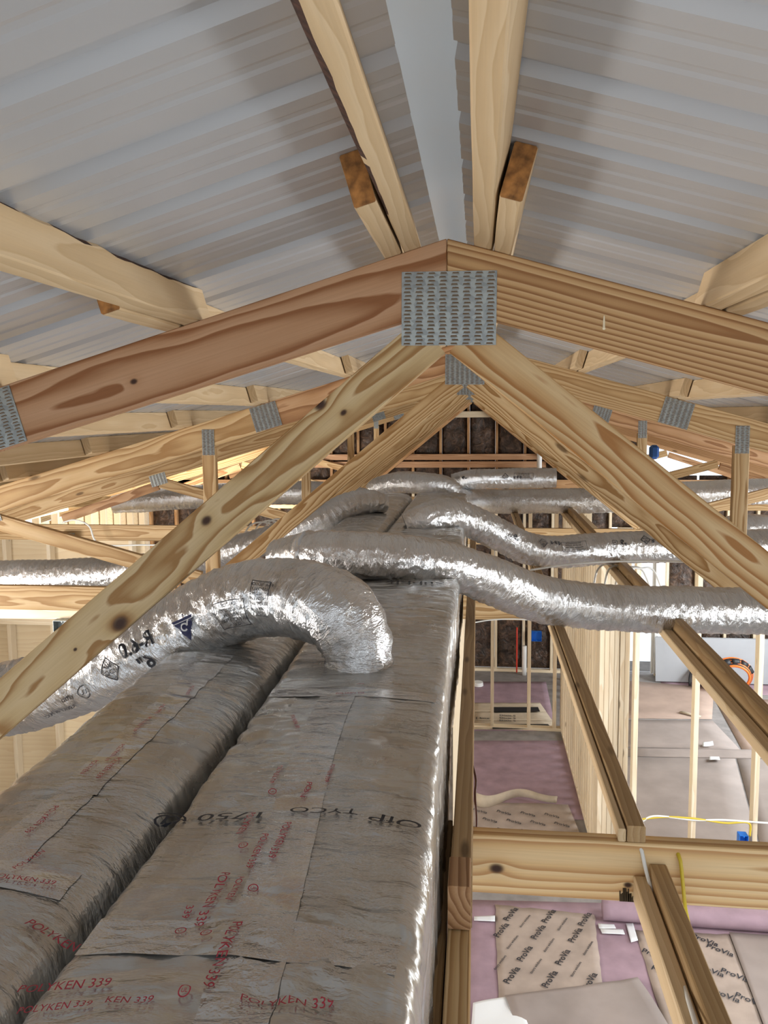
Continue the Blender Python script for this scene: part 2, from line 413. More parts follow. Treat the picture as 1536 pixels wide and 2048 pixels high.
b.inputs['Roughness'].default_value = 0.38; bump(nt, b, f, 1.0, 0.04)
M_glass, nt, b = newmat('pane_glass')
b.inputs['Transmission Weight'].default_value = 1.0; b.inputs['Roughness'].default_value = 0.0; b.inputs['IOR'].default_value = 1.1

# ------------------------------------------------------------------ layout constants (heights relative to the camera)
X0 = -0.066; ZP = 0.372; T = 0.290                       # ridge position, chord peak, roof slope
ZC = -0.965                                              # top of the bottom chords
TY = [1.74, 4.18, 6.62, 9.06, 11.42]
YEND = 11.60
def chord_top(x): return H+ZP-T*abs(x-X0)
SL = Vector((1, 0, -T)).normalized(); NR = Vector((T, 0, 1)).normalized()
def nrm(s): return Vector((NR.x*s, 0, NR.z))

# ------------------------------------------------------------------ setting: floor
fl = box('floor', (0, 4.5, -0.06), (12, 15.5, 0.12), M_conc, kind='structure', bev=0)

# ------------------------------------------------------------------ setting: metal roof
def rib_profile(y0, width=0.9144):
    pts = []
    def trap(c, h, wt, wb): return [(c-wb/2, 0), (c-wt/2, h), (c+wt/2, h), (c+wb/2, 0)]
    n = 4; p = width/n
    for i in range(n):
        c = i*p+p*0.5
        pts += trap(c-p*0.5+0.031, 0.014, 0.022, 0.052)
        pts += trap(c-0.010, 0.0022, 0.012, 0.030)
        pts += trap(c+0.056, 0.0022, 0.012, 0.030)
    pts = [(0, 0)]+pts+[(width, 0)]
    return [(y0+a, b_) for a, b_ in pts]
roofs = {}
for s, nm in ((-1, 'ceiling_left'), (1, 'ceiling_right')):
    root = thing(nm, ('ribbed pale grey metal roof underside left of the ridge' if s < 0 else 'ribbed pale grey metal roof underside right of the ridge'), None, (X0+s*2.5, 0, H), kind='structure')
    roofs[s] = root
    y = -1.5; i = 0; proto = None
    while y < YEND+0.3:
        if proto is None:
            prof = rib_profile(0); vs = []; fs = []; nx = 6
            for k in range(nx+1):
                d = 0.011+(5.5-0.011)*k/nx
                for (a, b_) in prof:
                    vs.append(Vector((s*d, a, -T*d))+nrm(s)*(b_+0.0895))
            m = len(prof)
            for k in range(nx):
                for j in range(m-1):
                    q = (k*m+j, k*m+j+1, (k+1)*m+j+1, (k+1)*m+j); fs.append(q if s < 0 else q[::-1])
            o = mesh_obj('roof_panel', vs, fs, M_roof, root, Matrix.Translation((X0, y, H+ZP))); proto = o
            md = o.modifiers.new('thick', 'SOLIDIFY'); md.thickness = 0.0008; md.offset = 0
            # bake thickness away: keep sheet as modelled (thin real sheet metal)
        else:
            o = proto.copy(); COL.objects.link(o); o.parent = root
            o.matrix_local = WM[root.name].inverted() @ Matrix.Translation((X0, y, H+ZP))
        y += 0.9144; i += 1
# ridge cap: a folded sheet over the gap, resting on the ribs
vs = []; fs = []; n = 60
for k in range(n+1):
    yy = -1.5+(YEND+1.8)*k/n
    wv = 0.0015*math.sin(k*1.7)
    for d, dz in ((-0.115, -0.004), (-0.108, 0.0), (-0.05, 0.004), (0, 0.010), (0.05, 0.004), (0.108, 0), (0.115, -0.004)):
        vs.append((X0+d, yy, H+ZP+0.0895*1.04-T*abs(d)+0.044+dz+wv))
for k in range(n):
    for j in range(6): fs.append((k*7+j, k*7+j+1, (k+1)*7+j+1, (k+1)*7+j))
o = mesh_obj('trim_1', vs, fs, M_cap, kind='structure', smooth=True)
o['label'] = 'pale blue white folded metal ridge cap seen through the gap at the ridge'
md = o.modifiers.new('thick', 'SOLIDIFY'); md.thickness = 0.0008

# ------------------------------------------------------------------ trusses
def gusset(c, wd, h, parent, rot=0.0, teeth=True, cols=8, rows=20, y=0.0):
    """toothed steel plate on the camera side of a truss; c=(x,z)"""
    M = Matrix.Translation((c[0], y-0.0012, c[1])) @ Matrix.Rotation(rot, 4, 'Y')
    bm = bmesh.new(); bmesh.ops.create_cube(bm, size=1); bmesh.ops.scale(bm, vec=(wd, 0.0016, h), verts=bm.verts)
    me = bpy.data.meshes.new('gusset_plate'); bm.to_mesh(me); bm.free(); me.materials.append(M_plate)
    o = link('gusset_plate', me, parent, M)
    if teeth:
        vs = []; fs = []; lv = []; lf = []
        for i in range(cols):
            for j in range(rows):
                cx = (i+0.5)/cols*wd-wd/2 + (0.0012 if j % 2 else -0.0012)
                cz = (j+0.5)/rows*h-h/2
                a = wd/cols*0.30; b_ = h/rows*0.22; yy = -0.0010
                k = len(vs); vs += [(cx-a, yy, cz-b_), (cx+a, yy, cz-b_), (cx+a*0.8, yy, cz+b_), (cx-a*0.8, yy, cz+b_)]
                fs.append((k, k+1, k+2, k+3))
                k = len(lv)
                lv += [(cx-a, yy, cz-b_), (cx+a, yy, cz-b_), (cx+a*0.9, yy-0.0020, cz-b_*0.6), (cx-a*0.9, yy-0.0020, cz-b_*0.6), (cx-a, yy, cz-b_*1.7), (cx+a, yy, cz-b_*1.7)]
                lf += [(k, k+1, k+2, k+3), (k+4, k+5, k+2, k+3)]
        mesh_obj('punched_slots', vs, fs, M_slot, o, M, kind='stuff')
        mesh_obj('punched_teeth', lv, lf, M_lip, o, M, kind='stuff')
    return o
def knot(parent, c, r, y, Mp):
    vs = []; fs = []; n = 14
    vs.append((c[0], y-0.0012, c[1]))
    for i in range(n):
        a = 2*math.pi*i/n; rr = r*(1+0.18*math.sin(3*a+c[0]*50)); vs.append((c[0]+math.cos(a)*rr*1.15, y-0.0006, c[1]+math.sin(a)*rr*0.9))
    for i in range(n): fs.append((0, 1+i, 1+(i+1) % n))
    return mesh_obj('knot', vs, fs, M_knot, parent)
DT = 0.038
def truss(i, Y, label, mats, detail):
    root = thing('roof_truss', label, 'truss', (X0, Y, H+ZC), 'roof trusses under the metal roof')
    mL, mR, mwL, mwR, mb = mats
    yc = Y+DT/2; wd = 0.140
    for s, m in ((-1, mL), (1, mR)):
        # inner chord piece, then outer piece after the splice
        def cp(d): return Vector((X0+s*d, yc, H+ZP-T*d)) - nrm(s)*wd/2
        # peak piece is mitred plumb at the ridge
        def piece(d0, d1, plumb, m=m):
            vs = []
            for yy in (Y, Y+DT):
                for d in (d0, d1):
                    top = Vector((X0+s*d, yy, H+ZP-T*d)); bot = top-Vector((0, 0, wd*math.sqrt(1+T*T)))
                    vs += [top, bot]
            A = Vector((X0+s*d0, yc, H+ZP-T*d0-wd*0.52)); B = Vector((X0+s*d1, yc, H+ZP-T*d1-wd*0.52))
            Mx, L = frame(A, B, (0, 0, 1)); inv = Mx.inverted()
            V = [inv @ v for v in vs]  # 0 t0 1 b0 2 t1 3 b1 | 4..7 back
            F_ = [(0, 2, 3, 1), (4, 5, 7, 6), (0, 4, 6, 2), (1, 3, 7, 5), (0, 1, 5, 4), (2, 6, 7, 3)]
            bm = bmesh.new(); bv = [bm.verts.new(v) for v in V]
            for f in F_: bm.faces.new([bv[q] for q in f])
            bmesh.ops.recalc_face_normals(bm, faces=bm.faces)
            bmesh.ops.bevel(bm, geom=bm.edges[:], offset=0.002, segments=1, affect='EDGES')
            me = bpy.data.meshes.new('top_chord'); bm.to_mesh(me); bm.free(); me.materials.append(m)
            return link('top_chord', me, root, Mx)
        piece(0.0005, 1.055+0.02*i, True)
        piece(1.057+0.02*i, 5.35, False, W_pin if i == 1 else m)
    # bottom chord in two lengths
    zb = H+ZC-0.07
    board('bottom_chord', (X0-5.0, yc, zb), (X0-0.3, yc, zb), wd, DT, mb, root)
    board('bottom_chord', (X0-0.298, yc, zb), (X0+5.0, yc, zb), wd, DT, mb, root)
    # webs
    def zb_(d): return H+ZP-T*d-wd*1.045
    for s, m in ((-1, mwL), (1, mwR)):
        # main web: from under the peak to the bottom chord
        A = Vector((X0+s*0.035, yc, H+ZP-0.205)); B = Vector((X0+s*1.385, yc, H+ZC+(0.012 if (i == 0 and s < 0) else 0.028)))
        board('web', A, B, 0.094 if i == 0 else 0.089, DT-0.001, m, root, w2=(0.116 if (i == 0 and s < 0) else None))
        # post
        board('post', (X0+s*1.395, yc, H+ZC+0.002), (X0+s*1.395, yc, zb_(1.395)-0.002), 0.076, DT-0.002, W_pin, root, up=(1, 0, 0))
        # outer diagonal
        board('web', (X0+s*1.47, yc, H+ZC+0.05), (X0+s*2.70, yc, zb_(2.70)-0.03), 0.089, DT-0.003, W_pin, root)
        board('web', (X0+s*2.72, yc, zb_(2.72)-0.05), (X0+s*3.62, yc, H+ZC+0.05), 0.080, DT-0.004, W_org, root)
        if detail: 
            gusset((X0+s*1.395, zb_(1.395)+0.03), 0.068, 0.14, root, 0, detail >= 1, 3, 16, Y)
            gusset((X0+s*2.71, zb_(2.71)+0.0), 0.15, 0.10, root, s*math.atan(T), detail >= 1, 5, 12, Y)
            gusset((X0+s*1.07, H+ZP-T*1.07-0.074), 0.15, 0.135, root, s*math.atan(T), detail >= 1, 6, 18, Y)
        else:
            gusset((X0+s*1.395, zb_(1.395)+0.03), 0.068, 0.14, root, 0, False, y=Y)
            gusset((X0+s*1.07, H+ZP-T*1.07-0.074), 0.15, 0.135, root, s*math.atan(T), False, y=Y)
    gusset((X0+(0.004 if i == 0 else 0.0), H+ZP-0.148), 0.204, 0.157, root, 0.012, detail >= 1, 8, 20, Y)
    return root
# knots sit in the grain of the two nearest webs (x along the web, z across)
Aw = Vector((X0-0.035, 0, H+ZP-0.205)); Bw = Vector((X0-1.385, 0, H+ZC+0.028))
def on_board(A, B, px, py, Y=1.74):
    p = P(px, py, Y); x = (B-A).normalized(); z = Vector((0, 0, 1)); z = (z-x*z.dot(x)).normalized()
    q = Vector((p.x-A.x, 0, p.z-A.z)); return q.dot(x), q.dot(z)
kn = []
for (px, py, r) in ((640, 808, 0.011), (686, 824, 0.006), (410, 1038, 0.010), (236, 1243, 0.016), (146, 1294, 0.004)):
    a, b_ = on_board(Aw, Bw, px, py); kn.append((a, b_, r))
W_webL = wood('knotty_pine', (0.62, 0.47, 0.27), (0.55, 0.395, 0.20), (0.34, 0.185, 0.065), 0.013, 1.0, 0.034, knots=kn, spots=False, rnd=0.0)
W_webR = wood('flame_pine', (0.64, 0.46, 0.25), (0.55, 0.345, 0.155), (0.37, 0.17, 0.05), 0.026, 1.0, 0.05, spots=False, rnd=0.0)
Ac = Vector((X0, 0, H+ZP-0.14*0.52)); Bc = Vector((X0-1.055, 0, H+ZP-T*1.055-0.14*0.52))
ck = []
for (px, py, r) in ((268, 763, 0.0065), (100, 905, 0.003)):
    a, b_ = on_board(Ac, Bc, px, py); ck.append((a, b_, r))
W_chL = wood('reddish_pine', (0.52, 0.31, 0.18), (0.46, 0.255, 0.135), (0.27, 0.11, 0.04), 0.012, 1.0, 0.016, knots=ck, spots=False, rnd=0)
W_chR = wood('striped_pine', (0.62, 0.41, 0.21), (0.54, 0.33, 0.15), (0.29, 0.13, 0.045), 0.0115, 0.95, 0.008, spots=False, rnd=0)
Ab = Vector((X0-0.298, 0, H+ZC-0.07)); bk = []
for (px, py, r) in ((993, 1737, 0.012), (1256, 1770, 0.007)):
    p = P(px, py, 1.74); bk.append((p.x-Ab.x, p.z-Ab.z, r))
W_bch = wood('pale_striped_pine', (0.84, 0.63, 0.36), (0.78, 0.53, 0.26), (0.50, 0.25, 0.09), 0.020, 0.8, 0.010, knots=bk, spots=False, rnd=0)
tr1 = truss(0, TY[0], 'nearest roof truss, reddish left chord and large toothed plate at the peak', (W_chL, W_chR, W_webL, W_webR, W_bch), 2)
truss(1, TY[1], 'second roof truss from the camera, behind the nearest one', (W_org, W_pin, W_web, W_web, W_pin), 1)
truss(2, TY[2], 'third roof truss from the camera, in the middle of the attic', (W_pin, W_org, W_web, W_web, W_pin), 1)
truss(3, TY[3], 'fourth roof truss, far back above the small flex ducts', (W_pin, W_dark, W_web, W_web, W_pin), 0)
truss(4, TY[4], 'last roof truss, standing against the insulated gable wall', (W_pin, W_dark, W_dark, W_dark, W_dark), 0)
# weather stain on the nearest bottom chord and a resin drip on the chord above
pr = Print()
for k in range(26):
    px = 1240+k*2.4; p = P(px, 1785+random.uniform(-10, 10), TY[0]-0.001); q = P(px, 1824, TY[0]-0.001)
    ww = 0.0014+random.random()*0.0012
    pr.add([Vector((p.x-ww, TY[0]-0.0008, p.z)), Vector((p.x+ww, TY[0]-0.0008, p.z)), Vector((q.x+ww, TY[0]-0.0008, H+ZC-0.139)), Vector((q.x-ww, TY[0]-0.0008, H+ZC-0.139))], [(0, 1, 2, 3)])
pr.build('weather_stain', M_stain, tr1)['label'] = 'dark rotted stain on the lower edge of the bottom chord'

# resin drip on the right chord
p = P(1208, 655, TY[0]-0.001); vs = [(p.x+math.cos(a)*0.004*(1 if math.sin(a) < 0 else 0.6), TY[0]-0.0006-0.0012*(k == 0), p.z+math.sin(a)*(0.005 if math.sin(a) < 0 else 0.026)) for k in (1,) for a in np.linspace(0, 6.28, 13)[:-1]]
vs.append((p.x, TY[0]-0.003, p.z)); mesh_obj('resin_drip', vs, [(12, i, (i+1) % 12) for i in range(12)], plain('resin', (0.75, 0.66, 0.48), 0.25), tr1)['label'] = 'small pale resin drip on the right top chord'
# ------------------------------------------------------------------ purlins
def purlin_at(s, d, y0, y1, label, tilt=0.0, wd=0.089, mat=None, wane=0.0, rng=(.3, .7), lift=0.0, end=None, d2=None, corner=(1, 1), grp='pale purlins lapped over the trusses'):
    d2 = d if d2 is None else d2
    A = Vector((X0+s*d, y0, H+ZP-T*d))+nrm(s)*(wd/2+0.0005-lift)
    B = Vector((X0+s*d2, y1, H+ZP-T*d2))+nrm(s)*(wd/2+0.0005-lift)
    up = nrm(s)
    root = rough_board('purlin', A, B, wd, DT, mat or W_pur, None, up, 0.0015, wane, rng, seed=int(d*100)+int(y0*10)+s, corner=corner)
    tag(root, label, 'purlin', grp)
    if end: # stained end grain, a thin face on the camera end
        Mx, L = frame(A, B, up)
        vs, fs = bevbox(0.004, DT*0.98, wd*0.98); o = mesh_obj('end_grain', vs, fs, W_end, root, Mx @ Matrix.Translation((-0.0035, 0, 0)))
        o['label'] = 'dark rough end grain'
    return root
side = {-1: 'left', 1: 'right'}; nthw = ['first', 'second', 'third', 'fourth', 'fifth', 'sixth', 'seventh', 'eighth']
D0 = {-1: [0.074, 0.575, 1.07, 1.50, 1.98, 2.46, 2.94, 3.42, 3.90, 4.4], 1: [0.075, 0.553, 1.05, 1.53, 2.0, 2.48, 2.96, 3.44, 3.9, 4.4]}
bays = [('nearest bay', -1.2, TY[0]+0.10), ('second bay', TY[0]-0.45, TY[1]+0.12), ('third bay', TY[1]-0.2, TY[2]+0.12), ('fourth bay', TY[2]-0.2, TY[3]+0.12), ('last bay', TY[3]-0.2, YEND-0.12)]
for s in (-1, 1):
    for bi, (bn, y0, y1) in enumerate(bays):
        for di, d in enumerate(D0[s]):
            if bi == 0 and di > 3: continue
            off = (0.0425 if bi % 2 else 0.0)
            yy0 = y0 if bi != 1 else (TY[0]-(0.42 if di == 0 else 0.30))
            lab = 'pale purlin on edge in the %s, %s one %s of the ridge' % (bn, (nthw+['ninth', 'outermost'])[di], side[s])
            wn = 0.0; rg = (.3, .7); cn = (1, 1)
            if bi == 0 and s < 0 and di == 0: wn = 0.011; rg = (0.35, 0.86); cn = (1, -1); lab = 'pale purlin with barky left edge hanging overhead, first left of the ridge gap'
            if bi == 0 and s < 0 and di == 1: wn = 0.016; rg = (0.72, 0.99); cn = (-1, 1); lab = 'thick pale purlin with barky top edge, second left of the ridge, nearest bay'
            if bi == 0 and s > 0 and di == 0: lab = 'broad pale purlin overhead with a round knot, just right of the ridge gap'
            if bi == 1 and di == 0: lab = ('short sawn purlin end with dark end grain, lapped beside the left overhead purlin' if s < 0 else 'sawn purlin end with brown end grain, lapped beside the right overhead purlin')
            purlin_at(s, d+off, yy0, y1, lab, wane=wn, rng=rg, corner=cn, end=(bi == 1))
# ------------------------------------------------------------------ ducts
def fold(p, seed, sc):
    return noise.noise((p[0]*sc+seed, p[1]*sc, p[2]*sc))
class Flex:
    def __init__(self, pts, radii, step=0.009, seg=72, crush=0.0, seed=1, amp=1.0, r_end=None):
        W = [P(*p) for p in pts]
        self.c, self.L = catmull(W, step)
        n = len(self.c)
        # radius interpolation along control points
        cum = [0]
        for i in range(1, len(W)): cum.append(cum[-1]+(W[i]-W[i-1]).length)
        self.r = np.interp(np.linspace(0, cum[-1], n), cum, radii)
        self.t = []; self.n = []; self.b = []
        t0 = (self.c[1]-self.c[0]).normalized()
        up = Vector((0, 0, 1)) if abs(t0.z) < 0.8 else Vector((0, 1, 0))
        for i in range(n):
            t = (self.c[min(i+1, n-1)]-self.c[max(i-1, 0)]).normalized()
            if i == 0: nn = (up-t*up.dot(t)).normalized()
            else: nn = (nn-t*nn.dot(t)).normalized()
            self.t.append(t); self.n.append(nn); self.b.append(t.cross(nn))
        self.seed = seed; self.amp = amp; self.seg = seg; self.n_ = n; self.ds = self.L/(n-1)
    def off(self, s, a):
        sd = self.seed; ca, sa = math.cos(a), math.sin(a)
        bend = noise.noise((s*4+sd, ca*0.8, sa*0.8))*0.008; bt = 0.35+0.65*(0.5-0.5*ca)
        rib = 0.0016*math.cos(2*math.pi*s/0.041+0.5*math.sin(a))
        cr = noise.noise((s*30+sd+1.5*sa, ca*2.2, sa*2.2)); cr = -abs(cr)*0.012*bt
        c2 = noise.noise((s*75+sd+3*ca, ca*5, sa*5)); c2 = -abs(c2)*0.006*bt
        return (bend+rib+cr+c2)*self.amp
    def pt(self, s, a, lift=0.0):
        x = min(max(s/self.ds, 0), self.n_-1.001); i = int(x); f = x-i
        c = self.c[i].lerp(self.c[i+1], f); nn = self.n[i].lerp(self.n[i+1], f); b = self.b[i].lerp(self.b[i+1], f)
        r = self.r[i]+(self.r[min(i+1, self.n_-1)]-self.r[i])*f+self.off(s, a)+lift
        return c+(nn*math.cos(a)+b*math.sin(a))*r
    def build(self, name, label, cat='duct', group=None, flare=0.0, mat=None):
        vs = []; uv = []; fs = []; seg = self.seg
        for i in range(self.n_):
            s = i*self.ds
            for k in range(seg+1):
                a = 2*math.pi*k/seg
                e = 0.0
                if flare and s < 0.05: e = flare*(1-s/0.05)**2*(1+0.4*math.sin(7*a))
                vs.append(self.pt(s, a, e)); uv.append((s+self.seed*1.7, a*self.r[i]))
        m = seg+1
        for i in range(self.n_-1):
            for k in range(seg): fs.append((i*m+k, (i+1)*m+k, (i+1)*m+k+1, i*m+k+1))
        o = mesh_obj(name, vs, fs, mat or M_flex, smooth=True, uvs=uv)
        tag(o, label, cat, group); self.obj = o
        return o
    def fn(self, lift=0.0035):
        return lambda u, v: self.pt(u, v, lift)
    def ring(self, s, wd, lift, name, mat, parent, label=None):
        vs = []; fs = []; uv = []; seg = self.seg; K = 5
        for j in range(K):
            ss = s+wd*(j/(K-1)-0.5); l = lift if 0 < j < K-1 else 0.0
            for k in range(seg+1):
                a = 2*math.pi*k/seg; vs.append(self.pt(ss, a, l)); uv.append((ss, a*0.09))
        for j in range(K-1):
            for k in range(seg): fs.append((j*(seg+1)+k, (j+1)*(seg+1)+k, (j+1)*(seg+1)+k+1, j*(seg+1)+k+1))
        o = mesh_obj(name, vs, fs, mat, parent, smooth=True, uvs=uv)
        if label: o['label'] = label
        return o

# rectangular trunks wrapped in foil-faced insulation
class Trunk:
    def __init__(s, xl, xr, zt, zb, y0, y1, rad, seed, crown=0.006):
        s.xl, s.xr, s.zt, s.zb, s.y0, s.y1, s.rad, s.seed, s.crown = xl, xr, zt, zb, y0, y1, rad, seed, crown
        # perimeter of a rounded rectangle, start bottom-left going up and over
        w, h, r = xr-xl, zt-zb, rad; cx, cz = (xl+xr)/2, (zt+zb)/2
        pts = []
        def arc(ax, az, a0, a1, n=8):
            for i in range(n+1):
                a = a0+(a1-a0)*i/n; pts.append((ax+r*math.cos(a), az+r*math.sin(a), math.cos(a), math.sin(a)))
        def seg(p, q, nx, nz, n):
            for i in range(1, n): pts.append((p[0]+(q[0]-p[0])*i/n, p[1]+(q[1]-p[1])*i/n, nx, nz))
        pi = math.pi
        seg((xl, zb), (xl, zt-r), -1, 0, 14); arc(xl+r, zt-r, pi, pi/2); seg((xl+r, zt), (xr-r, zt), 0, 1, 44)
        arc(xr-r, zt-r, pi/2, 0); seg((xr, zt-r), (xr, zb+0.01), 1, 0, 24); arc(xr-r*.5, zb+r*.5, 0, -pi/2, 4) if False else None
        pts.append((xr, zb, 1, 0)); s.prof = pts
    def disp(s, x, y, z):
        sd = s.seed
        a = noise.noise((x*2.4+sd, y*1.6, z*2.4))*0.012
        b_ = -abs(noise.noise((x*5+y*1.5+sd, y*17, z*5+sd)))*0.010
        c = -abs(noise.noise((x*16+sd, y*30+x*9, z*16)))*0.006*(0.3+max(0, noise.noise((x*3, y*3+sd, 5)))*3)-abs(noise.noise((x*45+sd, y*70, z*40)))*0.003*max(0, noise.noise((x*4+9, y*4+sd, 5)))*3
        seam = -0.007*math.exp(-((y+0.2*noise.noise((x*3, sd, 0))-1.15) % 1.22-0.0)**2/0.0004)
        cr = s.crown*max(0, 1-((x-(s.xl+s.xr)/2)/((s.xr-s.xl)/2))**2)
        return a+b_+c+seam+(cr if z > s.zt-0.02 else 0)
    def pt(s, px, y, lift=0.0):
        x, z, nx, nz = px
        d = s.disp(x, y, z)+lift
        return Vector((x+nx*d, y, z+nz*d))
    def top(s, lift=0.003):
        return lambda u, v: s.pt((u, s.zt, 0, 1), v, lift)
    def build(s, name, label):
        vs = []; fs = []; uv = []; n = int((s.y1-s.y0)/0.011); m = len(s.prof)
        arc = [0]
        for i in range(1, m): arc.append(arc[-1]+math.hypot(s.prof[i][0]-s.prof[i-1][0], s.prof[i][1]-s.prof[i-1][1]))
        for k in range(n+1):
            y = s.y0+(s.y1-s.y0)*k/n
            for i, p in enumerate(s.prof): vs.append(s.pt(p, y)); uv.append((arc[i], y))
        for k in range(n):
            for i in range(m-1): fs.append((k*m+i, k*m+i+1, (k+1)*m+i+1, (k+1)*m+i))
        fs.append(tuple((n)*m+i for i in range(m))); fs.append(tuple(i for i in range(m-1, -1, -1)))
        for k in range(n): fs.append((k*m+m-1, k*m, (k+1)*m, (k+1)*m+m-1))
        o = mesh_obj(name, vs, fs, M_wrap, smooth=True, uvs=uv); tag(o, label, 'duct', 'foil wrapped trunk ducts'); s.obj = o
        return o
    def tape(s, poly_u, y0, y1, lift=0.0012, label=None):
        """strip of foil tape between u=poly_u(y) .. on top"""
        vs = []; fs = []; uv = []; n = max(2, int((y1-y0)/0.011)); K = 7
        for k in range(n+1):
            y = y0+(y1-y0)*k/n; a, b_ = poly_u(y)
            for j in range(K):
                x = a+(b_-a)*j/(K-1); vs.append(s.pt((x, s.zt, 0, 1), y, lift)); uv.append((x, y))
        for k in range(n):
            for j in range(K-1): fs.append((k*K+j, k*K+j+1, (k+1)*K+j+1, (k+1)*K+j))
        o = mesh_obj('foil_tape', vs, fs, M_tape, s.obj, smooth=True, uvs=uv)
        if label: o['label'] = label
        return o
ZT1 = H-0.600; ZT2 = H-0.625; ZBD = H+ZC+0.004
t1 = Trunk(-0.462, -0.066, ZT1, ZBD, -0.45, 5.95, 0.030, 3.0, 0.010)
t1.build('trunk_duct', 'wide foil wrapped trunk duct, right of the two, beside the long board')
t2 = Trunk(-0.825, -0.482, ZT2, ZBD, -0.45, 5.95, 0.060, 11.0, 0.022)
t2.build('trunk_duct', 'foil wrapped trunk duct on the left, under the bending flex duct')
t1.tape(lambda y: (-0.300+0.03*math.sin(y*3), -0.225+0.03*math.sin(y*3)), 0.30, 1.62, label='shiny foil tape down the middle seam')
t1.tape(lambda y: (-0.445, -0.085), 0.78, 0.845, 0.0014)
t1.tape(lambda y: (-0.445, -0.085), 1.60, 1.655, 0.0014)
t2.tape(lambda y: (-0.68, -0.61), 0.30, 1.9, label='shiny foil tape along the fold')
t2.tape(lambda y: (-0.77, -0.53), 0.90, 0.96, 0.0014)
def Uv(px, py, z):   # image spot on the trunk top -> (x, y)
    p = PZ(px, py, z); return p.x, p.y
# red tape lettering and black marks
pr = Print(); fn = t1.top(0.0045)
RD = -math.pi/2
def rp(txt, px, py, sz, rot=RD, t=t1, sx=1.0):
    u, v = Uv(px, py, t.zt); pr.text(txt, sz*(0.62 if t is t2 or py < 1990 else 0.48), u, v, rot, (t.top(0.0045)), sx)
def rs(px, py, r=0.007, t=t1):
    u, v = Uv(px, py, t.zt); f = t.top(0.0045); pr.stroke(circle(r), 0.0014, f, u, v, closed=True); pr.text('UL', r*1.0, u, v, 0, f)
for (tx, px, py, sz, rot) in (('POLYKEN 339', 425, 1815, .028, RD), ('POLYKEN 339', 447, 1930, .028, RD), ('POLYKEN 339', 560, 1700, .025, RD), ('POLYKEN', 492, 1660, .025, RD),
    ('POLYKEN 339', 515, 1720, .022, RD), ('339', 375, 1840, .022, RD), ('POLYKEN', 470, 1800, .020, RD), ('POLYKEN 339', 575, 2028, .032, 0.12), ('POLYKEN 339', 130, 1987, .026, 0.1), ('POLYKEN 339', 110, 2030, .026, 0.1), ('KEN 339', 260, 2025, .028, 0.05),
    ('POLYKEN 339', 553, 1560, .018, RD), ('POLYKEN', 612, 1595, .02, RD), ('POLYKEN 339', 700, 1395, .016, 0.05), ('1939', 720, 1375, .014, 0.0), ('POLYKEN 339', 590, 1450, .018, RD+.4), ('POLYKEN 339', 660, 1560, .016, RD)):
    rp(tx, px, py, sz, rot)
for (px, py) in ((362, 1880), (413, 1893), (487, 1710), (370, 2015), (545, 1590), (507, 1800)): rs(px, py, 0.006)
pr.build('tape_lettering', M_red, t1.obj)['label'] = 'red lettering printed on the foil tape'
pr = Print()
for (tx, px, py, sz, rot) in (('POLYKEN', 105, 1880, .030, -0.3), ('POLYKEN 339', 85, 1670, .022, RD), ('POLYKEN 339', 218, 1560, .022, RD), ('POLYKEN', 180, 1560, .02, RD), ('POLYKEN 339', 50, 1790, .022, 0.1), ('POLYKEN 339', 285, 1470, .02, RD), ('POLYKEN', 320, 1440, .018, RD), ('POLYKEN 339', 230, 1530, .018, RD), ('POLYKEN', 60, 1750, .018, 1.2), ('POLYKEN', 380, 1400, .016, RD)):
    rp(tx, px, py, sz, rot, t2)
pr.build('tape_lettering', M_red, t2.obj)['label'] = 'red lettering printed on the foil tape'
pr = Print()
u, v = Uv(420, 1640, t1.zt); pr.text('1750 @', 0.036, u, v, math.pi+0.02, fn, 1.5)
u, v = Uv(648, 1638, t1.zt); pr.text('TYCO', 0.026, u, v, math.pi-0.05, fn, 1.5)
u, v = Uv(792, 1655, t1.zt); pr.text('OfP', 0.034, u, v, math.pi-0.12, fn, 1.5)
u, v = Uv(830, 1170, t1.zt); pr.text('Supply', 0.05, u, v, math.pi, fn, 1.6)
pr.build('handwriting', M_black, t1.obj)['label'] = 'upside-down black marker writing across the duct'

FLX = {}
F1 = Flex([(716, 1362, 1.83), (712, 1290, 1.84), (672, 1225, 1.86), (590, 1196, 1.92), (500, 1200, 1.98), (400, 1240, 2.02), (290, 1297, 2.05), (180, 1345, 2.08), (60, 1388, 2.13), (-90, 1412, 2.22), (-300, 1425, 2.4)],
          [0.078, 0.088, 0.098, 0.101, 0.104, 0.106, 0.108, 0.110, 0.111, 0.110, 0.11], seed=2.0)
F1.build('flex_duct', 'printed foil flex duct bending from the trunk boot down to the left', group='silver flex ducts', flare=0.03)
F2 = Flex([(560, 1118, 2.92), (610, 1108, 2.85), (650, 1109, 2.82), (720, 1112, 2.82), (800, 1117, 2.84), (880, 1127, 2.90), (955, 1150, 3.0), (1030, 1180, 3.15), (1100, 1202, 3.3), (1180, 1214, 3.4), (1270, 1219, 3.45), (1400, 1221, 3.5), (1640, 1226, 3.6)],
          [0.074, 0.078, 0.088, 0.088, 0.088, 0.089, 0.092, 0.098, 0.100, 0.101, 0.102, 0.103, 0.103], seed=5.0)
F2.build('flex_duct', 'long foil flex duct crossing the trunk and sagging away to the right', group='silver flex ducts')
F2.ring(0.155, 0.035, 0.004, 'tape_band', M_tape, F2.obj, 'shiny tape band around the duct')
F2.ring(1.32, 0.02, -0.004, 'tape_band', M_tape, F2.obj, 'narrow joint band around the duct')
